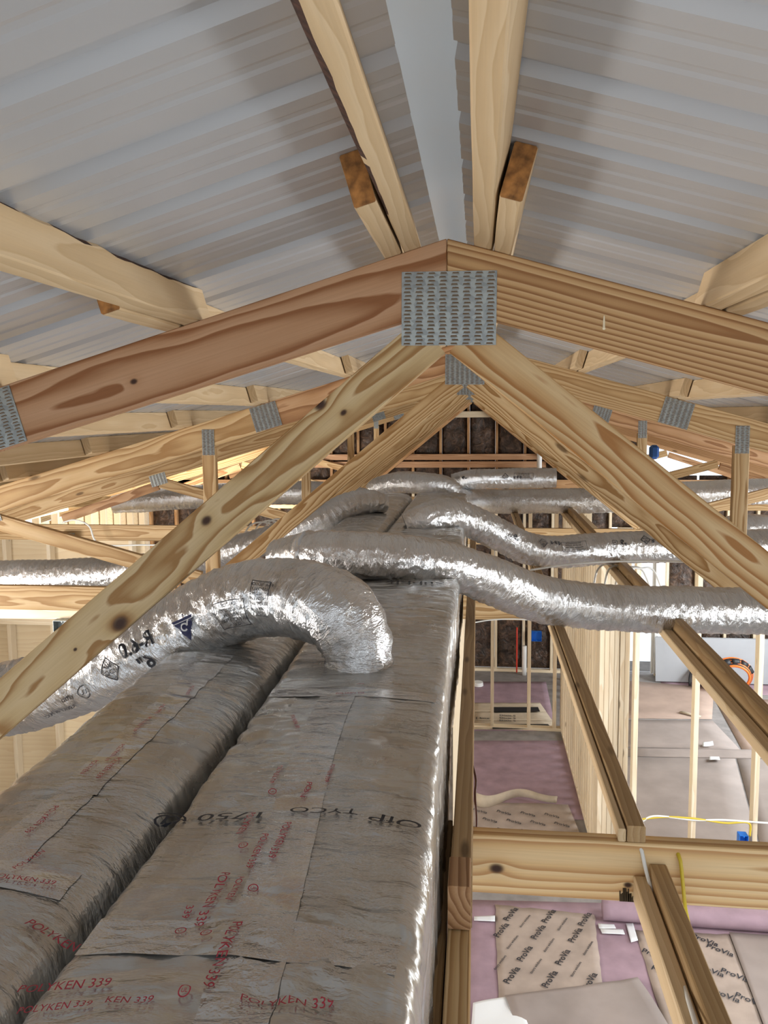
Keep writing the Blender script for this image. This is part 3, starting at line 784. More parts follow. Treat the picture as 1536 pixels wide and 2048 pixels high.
F3 = Flex([(812, 1052, 4.10), (850, 1038, 4.12), (900, 1030, 4.22), (950, 1045, 4.34), (1005, 1074, 4.42), (1055, 1098, 4.5), (1120, 1104, 4.6), (1200, 1098, 4.7), (1300, 1094, 4.8), (1420, 1093, 4.9), (1600, 1086, 5.0)],
          [0.070, 0.086, 0.094, 0.092, 0.092, 0.094, 0.095, 0.096, 0.096, 0.097, 0.097], seed=8.0)
F3.build('flex_duct', 'printed flex duct behind the long one, humped over the trunk then running right', group='silver flex ducts')
F4 = Flex([(768, 1008, 4.85), (735, 1004, 4.78), (690, 1016, 4.7), (640, 1042, 4.62), (590, 1062, 4.6), (540, 1080, 4.6), (450, 1104, 4.6), (350, 1130, 4.65), (200, 1148, 4.7), (0, 1153, 4.75), (-260, 1158, 4.8)],
          [0.062, 0.078, 0.088, 0.090, 0.090, 0.09, 0.092, 0.098, 0.104, 0.106, 0.106], seed=12.0)
F4.build('flex_duct', 'flex duct descending left from the far trunk to behind the left web', group='silver flex ducts')
F5 = Flex([(915, 988, 6.2), (890, 972, 6.2), (850, 967, 6.2), (800, 965, 6.25), (755, 974, 6.3), (742, 984, 6.3)],
          [0.07, 0.085, 0.09, 0.09, 0.08, 0.06], seed=15.0, step=0.014, seg=48)
F5.build('flex_duct', 'short curved flex duct lying across the far end of the trunks', group='silver flex ducts')
F5b = Flex([(905, 966, 6.95), (950, 959, 6.95), (1020, 957, 7.0), (1090, 956, 7.0), (1112, 956, 7.0)], [0.08, 0.09, 0.092, 0.09, 0.088], seed=18.0, step=0.014, seg=48)
F5b.build('flex_duct', 'printed flex duct straight across below the horizontal gable boards', group='silver flex ducts')
F6 = Flex([(880, 1004, 6.1), (960, 1003, 7.3), (1080, 1002, 7.4), (1200, 1001, 7.45), (1330, 992, 7.5), (1450, 985, 7.5), (1620, 982, 7.55)], [0.11, 0.115, 0.12, 0.12, 0.12, 0.12, 0.12], seed=21.0, step=0.016, seg=48)
F6.build('flex_duct', 'fat far flex duct running right across the attic, under the printed straight one', group='silver flex ducts')
F7 = Flex([(760, 1000, 7.45), (680, 990, 7.5), (600, 985, 7.5), (500, 988, 7.5), (380, 994, 7.5), (270, 1003, 7.45), (225, 1010, 7.4)], [0.09, 0.11, 0.12, 0.12, 0.12, 0.115, 0.09], seed=24.0, step=0.016, seg=48)
F7.build('flex_duct', 'bright far flex duct behind the left post, running left to the eave', group='silver flex ducts')
F8 = Flex([(1430, 1080, 5.4), (1470, 1062, 5.5), (1520, 1060, 5.6), (1600, 1075, 5.8)], [0.10, 0.11, 0.11, 0.11], seed=27.0, step=0.014, seg=48)
F8.build('flex_duct', 'short flex duct bend behind the right post at the frame edge', group='silver flex ducts')

# printing on the flex ducts
def ux(flex, px, py, lift=0.004):
    """nearest camera-facing (s, angle) of a flex duct to an image spot"""
    best = None
    C = Vector((0, 0, H)); d = ray(px, py).normalized()
    for i in range(0, flex.n_, 2):
        for k in range(0, 72):
            a = 2*math.pi*k/72; c = flex.c[i]; nn = flex.n[i]*math.cos(a)+flex.b[i]*math.sin(a)
            if nn.dot(c-C) > 0: continue
            p = c+nn*flex.r[i]-C; e = (p-d*p.dot(d)).length
            if best is None or e < best[0]: best = (e, i*flex.ds, a)
    return best[1], best[2]
def flexprint(flex, items, mat=M_black, name='duct_lettering', label='black lettering printed on the foil'):
    pr = Print()
    R = 0.1
    for it in items:
        s0, a0 = ux(flex, it[1], it[2]); rot = it[4]
        f = (lambda s0, a0: (lambda u, v: flex.pt(s0+u, a0+v/R, 0.004)))(s0, a0)
        kind = it[0]
        if kind == 'T': pr.text(it[5], it[3], 0, 0, rot, f, *(it[6:7]), bold=0.02)
        elif kind == 'C': pr.stroke(circle(it[3], 20), it[3]*0.13, f, closed=True); pr.text(it[5], it[3]*0.9, 0, 0, rot, f, bold=0.02)
        elif kind == 'D':
            q = it[3]; pr.stroke([(0, q), (q, 0), (0, -q), (-q, 0)], q*0.1, f, rot=rot, closed=True)
            pr.stroke([(0, q*.8), (q*.8, 0), (0, -q*.8), (-q*.8, 0)], q*0.04, f, rot=rot, closed=True)
            pr.text('ADC', q*0.55, 0, -q*0.2*math.cos(rot), rot, f)
            for g in range(5):
                an = math.pi*(0.2+0.15*g); c_, n_ = math.cos(rot), math.sin(rot)
                pr.stroke([(0.15*q*math.cos(an), 0.15*q*math.sin(an)+0.05*q), (0.55*q*math.cos(an), 0.6*q*math.sin(an)+0.05*q)], q*0.06, f, rot=rot)
        elif kind == 'B':
            wd, hh = it[3]; pr.stroke([(-wd/2, -hh/2), (wd/2, -hh/2), (wd/2, hh/2), (-wd/2, hh/2)], 0.0016, f, rot=rot, closed=True)
            lines = it[5]
            for j, tx in enumerate(lines):
                yy = hh/2-(j+0.7)*hh/len(lines)*0.95
                c_, n_ = math.cos(rot), math.sin(rot)
                pr.text(tx, hh/len(lines)*0.85, -yy*n_, yy*c_, rot, f)
    o = pr.build(name, mat, flex.obj); o['label'] = label
    return o
PI = math.pi
flexprint(F1, [('T', 268, 1290, 0.052, 0, 'R-6.0'), ('T', 293, 1325, 0.052, 0, '6"'), ('D', 214, 1340, 0.033, 0, ''),
               ('C', 168, 1385, 0.017, 0, 'UL'), ('T', 135, 1398, 0.014, 0, 'LISTED'), ('T', 122, 1425, 0.013, 0, 'FLEXIBLE AIR DUCT'),
               ('B', 465, 1225, (0.11, 0.070), 0, ['CAUTION', 'DO NOT USE OUTDOORS', 'ANSI/UL 181', 'AIR DUCT MATERIAL', 'CLASS 1']),
               ('B', 520, 1195, (0.05, 0.085), 0, ['FOR INDOOR', 'USE ONLY', 'INSTALL PER', 'ADC GUIDE', 'FLAME 25', 'SMOKE 50', 'R-6.0']),
               ])
pr = Print(); s0, a0 = ux(F1, 366, 1258); f = lambda u, v: F1.pt(s0+u, a0+v/0.1, 0.004)
def tri(q): return [(-q, q*0.75), (q, q*0.75), (0, -q)]
def rsub(a, b, n): return [(a[0]+(b[0]-a[0])*i/n, a[1]+(b[1]-a[1])*i/n) for i in range(n+1)]
# inverted triangle with a curl cut out: solid filled rows
q = 0.034
for j in range(18):
    y0_ = -q+1.75*q*j/18; y1_ = -q+1.75*q*(j+1)/18; w0 = (y0_+q)/1.75; w1 = (y1_+q)/1.75
    for (sa, sb) in ((-1, -0.33), (-0.33, 0.33), (0.33, 1)):
        pr.add([f(w0*sa, y0_), f(w0*sb, y0_), f(w1*sb, y1_), f(w1*sa, y1_)], [(0, 1, 2, 3)])
pr.text('AIR', 0.011, 0, q*0.95, 0, f)
o = pr.build('triangle_emblem', M_navy, F1.obj); o['label'] = 'navy triangle emblem printed upside down'
pr = Print(); f2 = lambda u, v: F1.pt(s0+u, a0+v/0.1, 0.0052)
pr.stroke([(0.0085*(1.0)*math.cos(t_), 0.003+0.0085*math.sin(t_)) for t_ in np.linspace(-2.4, 3.0, 16)]+[(-0.012, 0.016), (-0.020, 0.012)], 0.004, f2)
pr.stroke([(-0.034, 0.018), (0.034, 0.018)], 0.0016, f2)
pr.build('emblem_curl', M_tapew, F1.obj)['label'] = 'silver curl inside the navy emblem'
for fx, spots in ((F3, [(1035, 1075), (1085, 1085), (1150, 1092), (1245, 1085), (1290, 1080), (1420, 1075)]), (F5b, [(930, 955), (1010, 954), (1050, 953)])):
    its = []
    for k, (px, py) in enumerate(spots):
        if k % 3 == 0: its += [('C', px-14, py, 0.016, 0, 'UL'), ('T', px, py, 0.045, 0, '6"')]
        elif k % 3 == 1: its += [('D', px, py, 0.03, 0, ''), ('T', px+24, py, 0.034, 0, 'R-6.0')]
        else: its += [('B', px, py, (0.17, 0.06), 0, ['DO NOT USE OUTDOORS', 'AIR DUCT MATERIAL', 'ANSI/UL 181 CLASS 1', 'FOR INDOOR USE'])]
    flexprint(fx, its)

# ------------------------------------------------------------------ long boards along the attic
def lb(name, label, cat, x0, x1, zt, zb, y0, y1, mat, group=None, dx=0.0, parent=None):
    A = ((x0+x1)/2, y0, H+(zt+zb)/2); B = ((x0+x1)/2+dx, y1, H+(zt+zb)/2)
    o = board(name, A, B, zt-zb, x1-x0, mat, parent)
    if parent is None: tag(o, label, cat, group)
    return o
lb('strongback_board', 'long board on edge beside the wide trunk duct, running to the far end', 'board', -0.046, -0.008, -0.824, -0.964, 1.405, 11.3, W_brace)
lb('strongback_board', 'orange ended board butting below the long board beside the duct, near the frame bottom', 'board', -0.050, -0.010, -0.905, -1.045, 0.2, 1.40, W_pin)
o = lb('strongback_board', 'greyish board with arched grain lying between duct and long board', 'board', -0.103, -0.066+0.012, -0.93, -1.07, 0.2, 1.735, W_brace)
# nail block
box_ = board('wood_block', (-0.03, 1.31, H-0.862), (-0.03, 1.402, H-0.862), 0.08, 0.040, W_org); tag(box_, 'short orange wood block at the end of the long board', 'block')

def brace(label, xr, zt, y0, y1, name='lateral_brace', w=0.038, hh=0.089, sw=0.040, sd=0.052):
    root = thing(name, label, 'brace', (xr, y0, H+zt-0.09), 'lateral braces along the bottom chords')
    lb('upright_board', '', '', xr-w/2, xr+w/2, zt, zt-hh, y0, y1, W_brace, parent=root)
    lb('flat_board', '', '', xr-w/2-0.003-sw, xr-w/2-0.003, zt-sd, zt-hh, y0, y1, W_pur, parent=root)
    return root
br1 = brace('doubled brace board climbing away right of the hallway to the far ducts', 0.356, ZC+0.040, TY[0]+0.002, 11.3, w=0.040, hh=0.0385, sw=0.017, sd=0.008)
br2 = brace('doubled brace board from the frame bottom up to the near cross beam', 0.403, -1.010, 0.45, TY[0]-0.003, sw=0.030, sd=0.030)
br3 = brace('doubled brace board on the right, disappearing beneath the sagging flex duct', 0.845, ZC+0.091, TY[0]+0.0, 11.3)

# ------------------------------------------------------------------ stud walls
def studwall_x(name, X, Ys, z0, z1, label, thick=0.089, mat=W_stud, y0=None, y1=None, parent=None):
    """wall running along Y"""
    root = thing(name, label, None, (X, min(Ys), z0), kind='structure')
    y0 = min(Ys)-0.02 if y0 is None else y0; y1 = max(Ys)+0.02 if y1 is None else y1
    for y in Ys: board('stud', (X, y, z0+0.039), (X, y, z1-0.039), 0.038, thick, mat, root, up=(0, 1, 0))
    board('bottom_plate', (X, y0, z0+0.0195), (X, y1, z0+0.0195), 0.037, thick, mat, root)
    board('top_plate', (X, y0, z1-0.0195), (X, y1, z1-0.0195), 0.037, thick, mat, root)
    return root
def studwall_y(name, Y, Xs, z0, z1, label, thick=0.089, mat=W_stud, x0=None, x1=None, base=True):
    root = thing(name, label, None, (min(Xs), Y, z0), kind='structure')
    x0 = min(Xs)-0.02 if x0 is None else x0; x1 = max(Xs)+0.02 if x1 is None else x1
    for x in Xs: board('stud', (x, Y, z0+0.039), (x, Y, z1-0.039), 0.038, thick, mat, root, up=(1, 0, 0))
    if base: board('bottom_plate', (x0, Y, z0+0.0195), (x1, Y, z0+0.0195), 0.037, thick, mat, root)
    board('top_plate', (x0, Y, z1-0.0195), (x1, Y, z1-0.0195), 0.037, thick, mat, root)
    return root
ZW = H+ZC-0.142                                # wall top = underside of the bottom chords
Yp = 6.45
xs = [P(px, 1500, Yp).x for px in (1268, 1388, 1512)]; xs += [xs[-1]+0.49*k for k in range(1, 5)]
studwall_y('wall_right_room', Yp, xs, 0, ZW, 'open stud wall of three visible studs before the brown papered room', x0=1.02, x1=4.9, base=True)
studwall_x('wall_hall_right', 1.075, [6.78, 6.83, 6.98, 7.13, 7.28, 7.43, 7.58, 7.74, 7.9, 8.06, 8.22, 8.4, 8.6, 8.8, 9.0, 9.2, 9.34], 0, ZW, 'dense stud wall along the right side of the hallway', thick=0.14)
studwall_y('wall_corner', 6.62, [1.03, 1.070, 1.110, 1.150, 1.195, 1.235], 0, ZW, 'cluster of pale studs at the hallway corner', thick=0.14)
studwall_y('wall_hall_end', 9.42, [-0.30, 0.185, 0.625, 0.93, 1.02], 0, ZW, 'open stud wall closing the hallway, two thin studs in view', x0=-0.5, x1=1.1)
studwall_x('wall_hall_left', -0.16, [6.6, 7.0, 7.4, 7.8, 8.2, 8.6, 9.0, 9.36], 0, ZW, 'stud wall along the left side of the hallway')
studwall_x('wall_back_room', 1.30, [9.5, 9.75, 10.0, 10.25, 10.5, 10.75, 11.0, 11.25], 0, ZW, 'stud wall right of the far small room')
# left outer wall with sheathing and an eave gap
wl = studwall_x('wall_left', -5.0, [7.2+0.406*k for k in range(11)], 0, ZW, 'left outer wall of pale studs and plywood', mat=W_stud, y0=-1.4, y1=11.5)
for k in range(11):
    y0 = -1.4+k*1.2; o = box('plywood_panel', (-5.075, y0+0.6, 1.30), (0.012, 1.195, 2.60), M_ply, wl)
for k in range(3):
    board('blocking', (-5.0, 7.3+k*1.4, 1.9-0.5*k), (-5.0, 8.3+k*1.4, 1.9-0.5*k), 0.038, 0.08, W_stud, wl)
wlr = studwall_y('wall_left_room', 6.95, [-4.85, -4.44, -4.0, -3.6, -3.19], 0, ZW, 'pale sheathed partition at far left behind the steel box', x0=-4.93, x1=-3.1)
for k in range(2): box('plywood_panel', (-4.46+0.915*k, 7.002, 1.36), (0.91, 0.012, 2.7), M_ply, wlr)
board('blocking', (-4.93, 6.89, 1.95), (-3.12, 6.89, 1.95), 0.14, 0.038, W_stud, wlr)
# right outer wall, with window openings where the daylight comes in
wr = thing('wall_right', 'right outer wall of plywood panels', None, (5.0, 4, 0), kind='structure')
for k in range(11):
    y0 = -1.4+k*1.2
    if k in (3, 4, 5, 8, 9):
        box('plywood_panel', (5.075, y0+0.6, 0.4), (0.012, 1.195, 0.8), M_ply, wr); box('plywood_panel', (5.075, y0+0.6, 2.45), (0.012, 1.195, 0.3), M_ply, wr)
    else: box('plywood_panel', (5.075, y0+0.6, 1.30), (0.012, 1.195, 2.60), M_ply, wr)
# back (gable) wall: studs, batts, boards, openings
wb = thing('wall_back', 'far gable wall with brown insulation between the studs', None, (0, YEND, 0), kind='structure')
def roof_z(x): return H+ZP+0.08-T*abs(x-X0)
DOOR = (P(1238, 1300, YEND).x, P(1306, 1300, YEND).x); DZ = 2.05
GW = (P(1288, 900, YEND).x, P(1440, 900, YEND).x)
xsb = [-5.0+0.406*k for k in range(25)]
def batt(x0, x1, z0, z1, seed):
    vs = []; fs = []; nx = 8; nz = max(4, int((z1-z0)/0.06))
    for i in range(nz+1):
        for j in range(nx+1):
            x = x0+(x1-x0)*j/nx; z = z0+(z1-z0)*i/nz
            if z > roof_z(x)-0.01: z = roof_z(x)-0.01
            e = 0 if j in (0, nx) or i in (0, nz) else 1
            d = (0.05+0.05*noise.noise((x*9+seed, z*7, seed))-abs(noise.noise((x*22, z*18, seed)))*0.035)*e
            vs.append((x, YEND+0.03-d, z))
    for i in range(nz):
        for j in range(nx): a = i*(nx+1)+j; fs.append((a, a+1, a+nx+2, a+nx+1))
    k = len(vs); vs += [(x0, YEND+0.07, z0), (x1, YEND+0.07, z0), (x1, YEND+0.07, min(z1, roof_z(x1))), (x0, YEND+0.07, min(z1, roof_z(x0)))]
    fs += [(k+1, k, k+3, k+2)]
    mesh_obj('insulation_batt', vs, fs, M_insul, wb, smooth=True)
for i, x in enumerate(xsb[:-1]):
    xn = xsb[i+1]
    zt = max(roof_z(x), roof_z(xn)); xm = (x+xn)/2
    inner_door = x < DOOR[1]+0.02 and xn > DOOR[0]-0.02
    inner_gw = x < GW[1] and xn > GW[0]
    if inner_door: batt(x+0.02, xn-0.02, DZ+0.12, 2.72, i)
    else: batt(x+0.02, xn-0.02, 0.05, 2.72, i)
    if inner_gw:
        batt(x+0.02, xn-0.02, 2.74, H-0.92, i+40)
    else: batt(x+0.02, xn-0.02, 2.74, zt, i+40)
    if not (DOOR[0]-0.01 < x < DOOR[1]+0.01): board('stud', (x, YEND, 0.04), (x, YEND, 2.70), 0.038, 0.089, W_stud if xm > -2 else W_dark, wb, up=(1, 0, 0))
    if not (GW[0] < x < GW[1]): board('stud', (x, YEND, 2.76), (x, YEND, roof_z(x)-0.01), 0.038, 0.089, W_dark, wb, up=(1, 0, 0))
board('bottom_plate', (-5, YEND, 0.02), (DOOR[0]-0.02, YEND, 0.02), 0.038, 0.089, W_stud, wb); board('bottom_plate', (DOOR[1]+0.02, YEND, 0.02), (5, YEND, 0.02), 0.038, 0.089, W_stud, wb)
board('top_plate', (-5, YEND, 2.72), (5, YEND, 2.72), 0.038, 0.10, W_stud, wb)
for (pa, pb, yy) in ((628, 1092, 914), (628, 1092, 929)):
    A = P(pa, yy, YEND-0.075); B = P(pb, yy, YEND-0.075); B.z = A.z = (A.z+B.z)/2
    board('nailer', A, B, 0.089 if yy > 920 else 0.085, 0.038, wood('pinkish_pine_%d' % yy, (0.72, 0.45, 0.28), (0.66, 0.39, 0.22), (0.45, 0.22, 0.10), 0.014, 0.6), wb)
A = P(905, 829, YEND-0.075); B = P(995, 829, YEND-0.075); B.z = A.z; board('nailer', A, B, 0.089, 0.038, W_stud, wb)
for x, z in ((DOOR[0]-0.03, DZ), (DOOR[1]+0.03, DZ)): board('trimmer', (x, YEND, 0.04), (x, YEND, DZ+0.05), 0.045, 0.10, M_pvc if x > DOOR[0] else W_stud, wb, up=(1, 0, 0))
board('header', (DOOR[0]-0.05, YEND, DZ+0.08), (DOOR[1]+0.05, YEND, DZ+0.08), 0.09, 0.10, W_stud, wb)
# the glazed door, covered with pale house wrap on the outside
door = thing('door_1', 'bright glazed opening in the far wall beside the drywall', None, (sum(DOOR)/2, YEND, 0), kind='structure')
board('door_frame', (DOOR[0]+0.01, YEND+0.03, 0.02), (DOOR[0]+0.01, YEND+0.03, DZ), 0.03, 0.04, M_pvc, door, up=(1, 0, 0))
board('door_frame', (DOOR[1]-0.01, YEND+0.03, 0.02), (DOOR[1]-0.01, YEND+0.03, DZ), 0.03, 0.04, M_pvc, door, up=(1, 0, 0))
box('pane', ((DOOR[0]+DOOR[1])/2, YEND+0.03, 1.03), (DOOR[1]-DOOR[0]-0.05, 0.006, 1.98), M_glass, door, bev=0)
xm_ = (DOOR[0]+DOOR[1])/2
board('door_stile', (P(1275, 1300, YEND).x, YEND+0.0, 0.02), (P(1275, 1300, YEND).x, YEND+0.0, DZ), 0.05, 0.06, W_stud, door, up=(1, 0, 0))

# ------------------------------------------------------------------ floor coverings
def sheet(name, label, cat, corners, mat, z=0.003, thick=0.003, curl=0.0, n=14, group=None, seed=0, rag=0.0):
    """thin sheet on the floor; corners as image spots on the floor, in order"""
    Q = [PZ(px, py, 0.0) for px, py in corners]
    vs = []; fs = []
    for i in range(n+1):
        for j in range(n+1):
            u, v = j/n, i/n
            p = (Q[0].lerp(Q[1], u)).lerp(Q[3].lerp(Q[2], u), v)
            edge = (i in (0, n)) or (j in (0, n))
            rg = rag*noise.noise((u*9+seed, v*9, 3)) if edge else 0
            zz = z+abs(noise.noise((p.x*3+seed, p.y*3, 1)))*curl
            vs.append((p.x+rg, p.y+rg, zz))
    m = n+1
    for i in range(n):
        for j in range(n): a = i*m+j; fs.append((a, a+1, a+m+1, a+m))
    k = len(vs); per = [j for j in range(m)]+[i*m+n for i in range(1, m)]+[n*m+j for j in range(n-1, -1, -1)]+[i*m for i in range(n-1, 0, -1)]
    vs += [(vs[q][0], vs[q][1], vs[q][2]-thick) for q in per]; L = len(per)
    for i in range(L): fs.append((per[i], per[(i+1) % L], k+(i+1) % L, k+i))
    o = mesh_obj(name, vs, fs, mat, smooth=True)
    # make every upward face look up
    me = o.data; 
    bm = bmesh.new(); bm.from_mesh(me); bmesh.ops.recalc_face_normals(bm, faces=bm.faces); bm.to_mesh(me); bm.free()
    tag(o, label, cat, group); o['_q'] = 0; del o['_q']
    return o, Q, (lambda px, py, zz=z+curl+0.0015: PZ(px, py, zz))
GP = 'sheets protecting the floor'
sheet('rosin_paper', 'pink rosin paper spread on the floor below the near cross beam', 'paper', [(925, 1800), (1560, 1815), (1640, 2120), (900, 2120)], M_rosin, 0.003, group=GP, curl=0.004, seed=1)
o, Q, _ = sheet('printed_paper', 'tan printed paper with rows of lettering, lying on the pink paper', 'paper', [(990, 1812), (1188, 1832), (1206, 1976), (998, 2024)], M_kraft2, 0.010, curl=0.006, group=GP, seed=2, rag=0.02)
def flatprint(obj_, spots, txt, size, rotdeg, z, mat=M_black, name='printed_lettering', sx=1.0):
    pr = Print()
    for (px, py) in spots:
        p = PZ(px, py, z); pr.text(txt, size, p.x, p.y, math.radians(rotdeg), lambda u, v: (u, v, z), sx, bold=0.015)
    return pr.build(name, mat, obj_)
flatprint(o, [(1022, 1828), (1098, 1832), (1170, 1838), (1003, 1860), (1077, 1864), (1151, 1870), (1050, 1907), (1126, 1914), (1024, 1950), (1100, 1958), (1180, 1962)], 'ProVia', 0.068, 62, 0.0185)
flatprint(o, [(1050, 1842), (1125, 1848), (1025, 1884), (1098, 1890), (1176, 1896), (1000, 1925), (1072, 1932), (1152, 1938)], 'doors windows', 0.028, 62, 0.0185)
o, Q, _ = sheet('printed_paper', 'grey brown printed paper under the brace at lower right', 'paper', [(1270, 1862), (1462, 1872), (1530, 2060), (1330, 2060)], M_kraft2, 0.010, curl=0.006, group=GP, seed=4, rag=0.015)
flatprint(o, [(1310, 1910), (1330, 1945), (1410, 1880), (1440, 1900), (1470, 1950), (1500, 2000), (1450, 1990), (1420, 1940)], 'ProVia', 0.068, -30, 0.0185)
sheet('cardboard_sheet', 'plain cardboard sheet with a curled white corner, bottom of the view', 'cardboard', [(1010, 2000), (1275, 1962), (1345, 2070), (1045, 2090)], M_kraft, 0.022, curl=0.03, group=GP, seed=5)
sheet('cardboard_sheet', 'white faced cardboard corner beside the long board at bottom', 'cardboard', [(946, 2016), (1032, 1996), (1062, 2070), (940, 2090)], M_white, 0.024, curl=0.02, group=GP, seed=6)
sheet('cardboard_sheet', 'plain grey cardboard sheet at the lower right frame edge', 'cardboard', [(1458, 1870), (1600, 1880), (1640, 2090), (1540, 2090)], M_kraft, 0.022, curl=0.004, group=GP, seed=7)
for k, (cs) in enumerate(([(948, 1838), (990, 1836), (990, 1848), (948, 1846)], [(1196, 1852), (1228, 1854), (1232, 1862), (1198, 1862)], [(1200, 1862), (1246, 1864), (1250, 1874), (1204, 1872)], [(1252, 1852), (1266, 1852), (1276, 1886), (1262, 1890)])):
    lb4 = ['white tape strip beside the long board by the printed paper', 'short upper white tape strip right of the tan printed paper', 'longer lower white tape strip right of the tan printed paper', 'slanted white tape strip at the corner of the grey printed paper'][k]
    sheet('tape_strip', lb4, 'tape', cs, M_tapew, 0.021, 0.001, 0.002, 4)
# rosin paper folded up against the wall plate, a long roll
pA = PZ(1205, 1838); pB = PZ(1620, 1868)
c = []
rollpts = [Vector(pA).lerp(Vector(pB), t_)+Vector((0, 0, 0.075)) for t_ in np.linspace(0, 1, 9)]
o = tube('rosin_roll', rollpts, 0.072, M_rosin, seg=18, step=0.05); tag(o, 'long mauve paper roll lying behind the near cross beam', 'paper roll')
# hallway
sheet('rosin_paper', 'pink rosin paper on the hallway floor with scuff marks', 'paper', [(925, 1482), (1142, 1482), (1172, 1640), (915, 1640)], M_rosin, 0.004, curl=0.008, group=GP, seed=8)
o, Q, _ = sheet('printed_paper', 'tan printed paper at the near end of the hallway', 'paper', [(935, 1606), (1136, 1612), (1180, 1720), (920, 1720)], M_kraft2, 0.014, curl=0.008, group=GP, seed=9)
sp = []
for r_ in range(5):
    for c_ in range(5): sp.append((960+c_*48+(r_ % 2)*20, 1622+r_*18+c_*3))
flatprint(o, [q for q in sp if q[0] < 1150], 'ProVia', 0.055, -24, 0.0245)
o, Q, _ = sheet('rosin_paper', 'pink rosin paper in the far small room beyond the thin studs', 'paper', [(935, 1364), (1092, 1364), (1112, 1462), (925, 1462)], M_rosin, 0.004, curl=0.006, group=GP, seed=10)
for k in range(3):
    y0_ = 1410+k*17
    o, Q, _ = sheet('flattened_box', ['flattened box nearest the far pink paper, top of three', 'flattened box with printed lines, middle of three', 'flattened box nearest the thin studs, lowest of three'][k], 'box', [(940, y0_), (1080+k*12, y0_), (1092+k*12, y0_+17), (936, y0_+17)], M_board, 0.03-k*0.006, 0.006, 0.004, 6, 'flattened boxes in the far room', seed=20+k)
    if k != 1:
        q = [PZ(985, y0_+4, 0.038-k*.006), PZ(1076+k*10, y0_+4, 0.038-k*.006), PZ(1080+k*12, y0_+13, 0.038-k*.006), PZ(985, y0_+14, 0.038-k*.006)]
        mesh_obj('dark_panel', q, [(0, 1, 2, 3)], M_rubber, o)
    else:
        flatprint(o, [(1015, y0_+4), (1015, y0_+9), (1015, y0_+14)], 'Dixie S', 0.07, 0, 0.034); flatprint(o, [(962, y0_+9)], '| | [ box ]', 0.08, 0, 0.034)
# curled paper edge in the hallway
vs = []; fs = []
for i in range(25):
    u = i/24; p = PZ(948+165*u, 1602+14*math.sin(u*PI*2.2+0.6)*(1-u*0.7), 0.02)
    for q, dz in ((0, 0), (0.03, 0.06), (0.05, 0.11*(1-u*0.8)+0.01)): vs.append((p.x+q*0.3, p.y+q*0.5, p.z+dz))
for i in range(24):
    for j in range(2): fs.append((i*3+j, i*3+j+1, i*3+j+4, i*3+j+3))
o = mesh_obj('paper_curl', vs, fs, M_board, smooth=True); md = o.modifiers.new('t', 'SOLIDIFY'); md.thickness = 0.003
tag(o, 'pale curled paper edge rising across the hallway floor', 'paper')
# right room boards
right_sheets = [
 ('plain kraft board nearest the stud wall, large and grey', [(1228, 1515), (1470, 1518), (1530, 1740), (1190, 1740)], M_kraft),
 ('plain kraft board at the right frame edge of the room', [(1474, 1518), (1640, 1522), (1700, 1740), (1534, 1740)], M_kraft),
 ('narrow kraft strip crossing the right room between two seams', [(1232, 1496), (1640, 1502), (1644, 1520), (1228, 1513)], M_kraft),
 ('warm tan floor board in the middle distance of the right room', [(1245, 1440), (1425, 1442), (1480, 1500), (1234, 1494)], M_kraft),
 ('reddish floor board right of the long seam in the room', [(1430, 1400), (1640, 1400), (1640, 1500), (1484, 1500)], M_kraft3),
 ('far warm floor board below the drywall stack', [(1252, 1362), (1428, 1376), (1424, 1439), (1246, 1437)], M_kraft3)]
for k, (lab, cs, mt) in enumerate(right_sheets):
    sheet('floor_protection_board', lab, 'floor board', cs, mt, 0.006, 0.004, 0.003, 6, GP, seed=30+k)
sheet('rosin_paper', 'far pink paper along the foot of the drywall stack', 'paper', [(1318, 1360), (1640, 1366), (1640, 1398), (1330, 1376)], M_rosin, 0.004, curl=0.004, group=GP, seed=44)
for k, (px, py) in enumerate(((1428, 1522), (1415, 1494))):
    o, _, _ = sheet('paper_scrap', ['crumpled white scrap near the right room studs', 'tiny paper scrap on the narrow kraft strip'][k], 'scrap', [(px-10, py-3), (px+10, py-3), (px+12, py+3), (px-10, py+4)], M_white, 0.03, 0.003, 0.05, 5, seed=50+k)
o, _, _ = sheet('wood_offcut', 'thin pale offcut strip on the right room floor', 'offcut', [(1358, 1428), (1364, 1426), (1402, 1436), (1398, 1438)], M_board, 0.03, 0.012, 0, 2)
# round white lid on the far floor
c = PZ(956, 1372, 0.0); bm = bmesh.new(); bmesh.ops.create_cone(bm, cap_ends=True, segments=24, radius1=0.075, radius2=0.07, depth=0.05)
me = bpy.data.meshes.new('bucket_lid'); bm.to_mesh(me); bm.free(); me.materials.append(M_pvc)
o = link('bucket_lid', me, None, Matrix.Translation((c.x, c.y, 0.035))); tag(o, 'small round white lid on the far pink paper', 'lid')

# drywall stack leaning on the far wall
xa = P(1316, 1300, YEND-0.3).x
root = thing('drywall_stack', 'stack of grey white drywall sheets leaning on the far wall', 'drywall', (xa+0.9, 11.2, 0))
for k in range(4):
    R = Matrix.Rotation(math.radians(-9), 3, 'X')
    box('drywall_sheet', (xa+0.95-0.01*k, 11.43-0.0145*k-0.06, 0.325), (1.9, 0.0125, 0.62), M_dry, root, R=R)
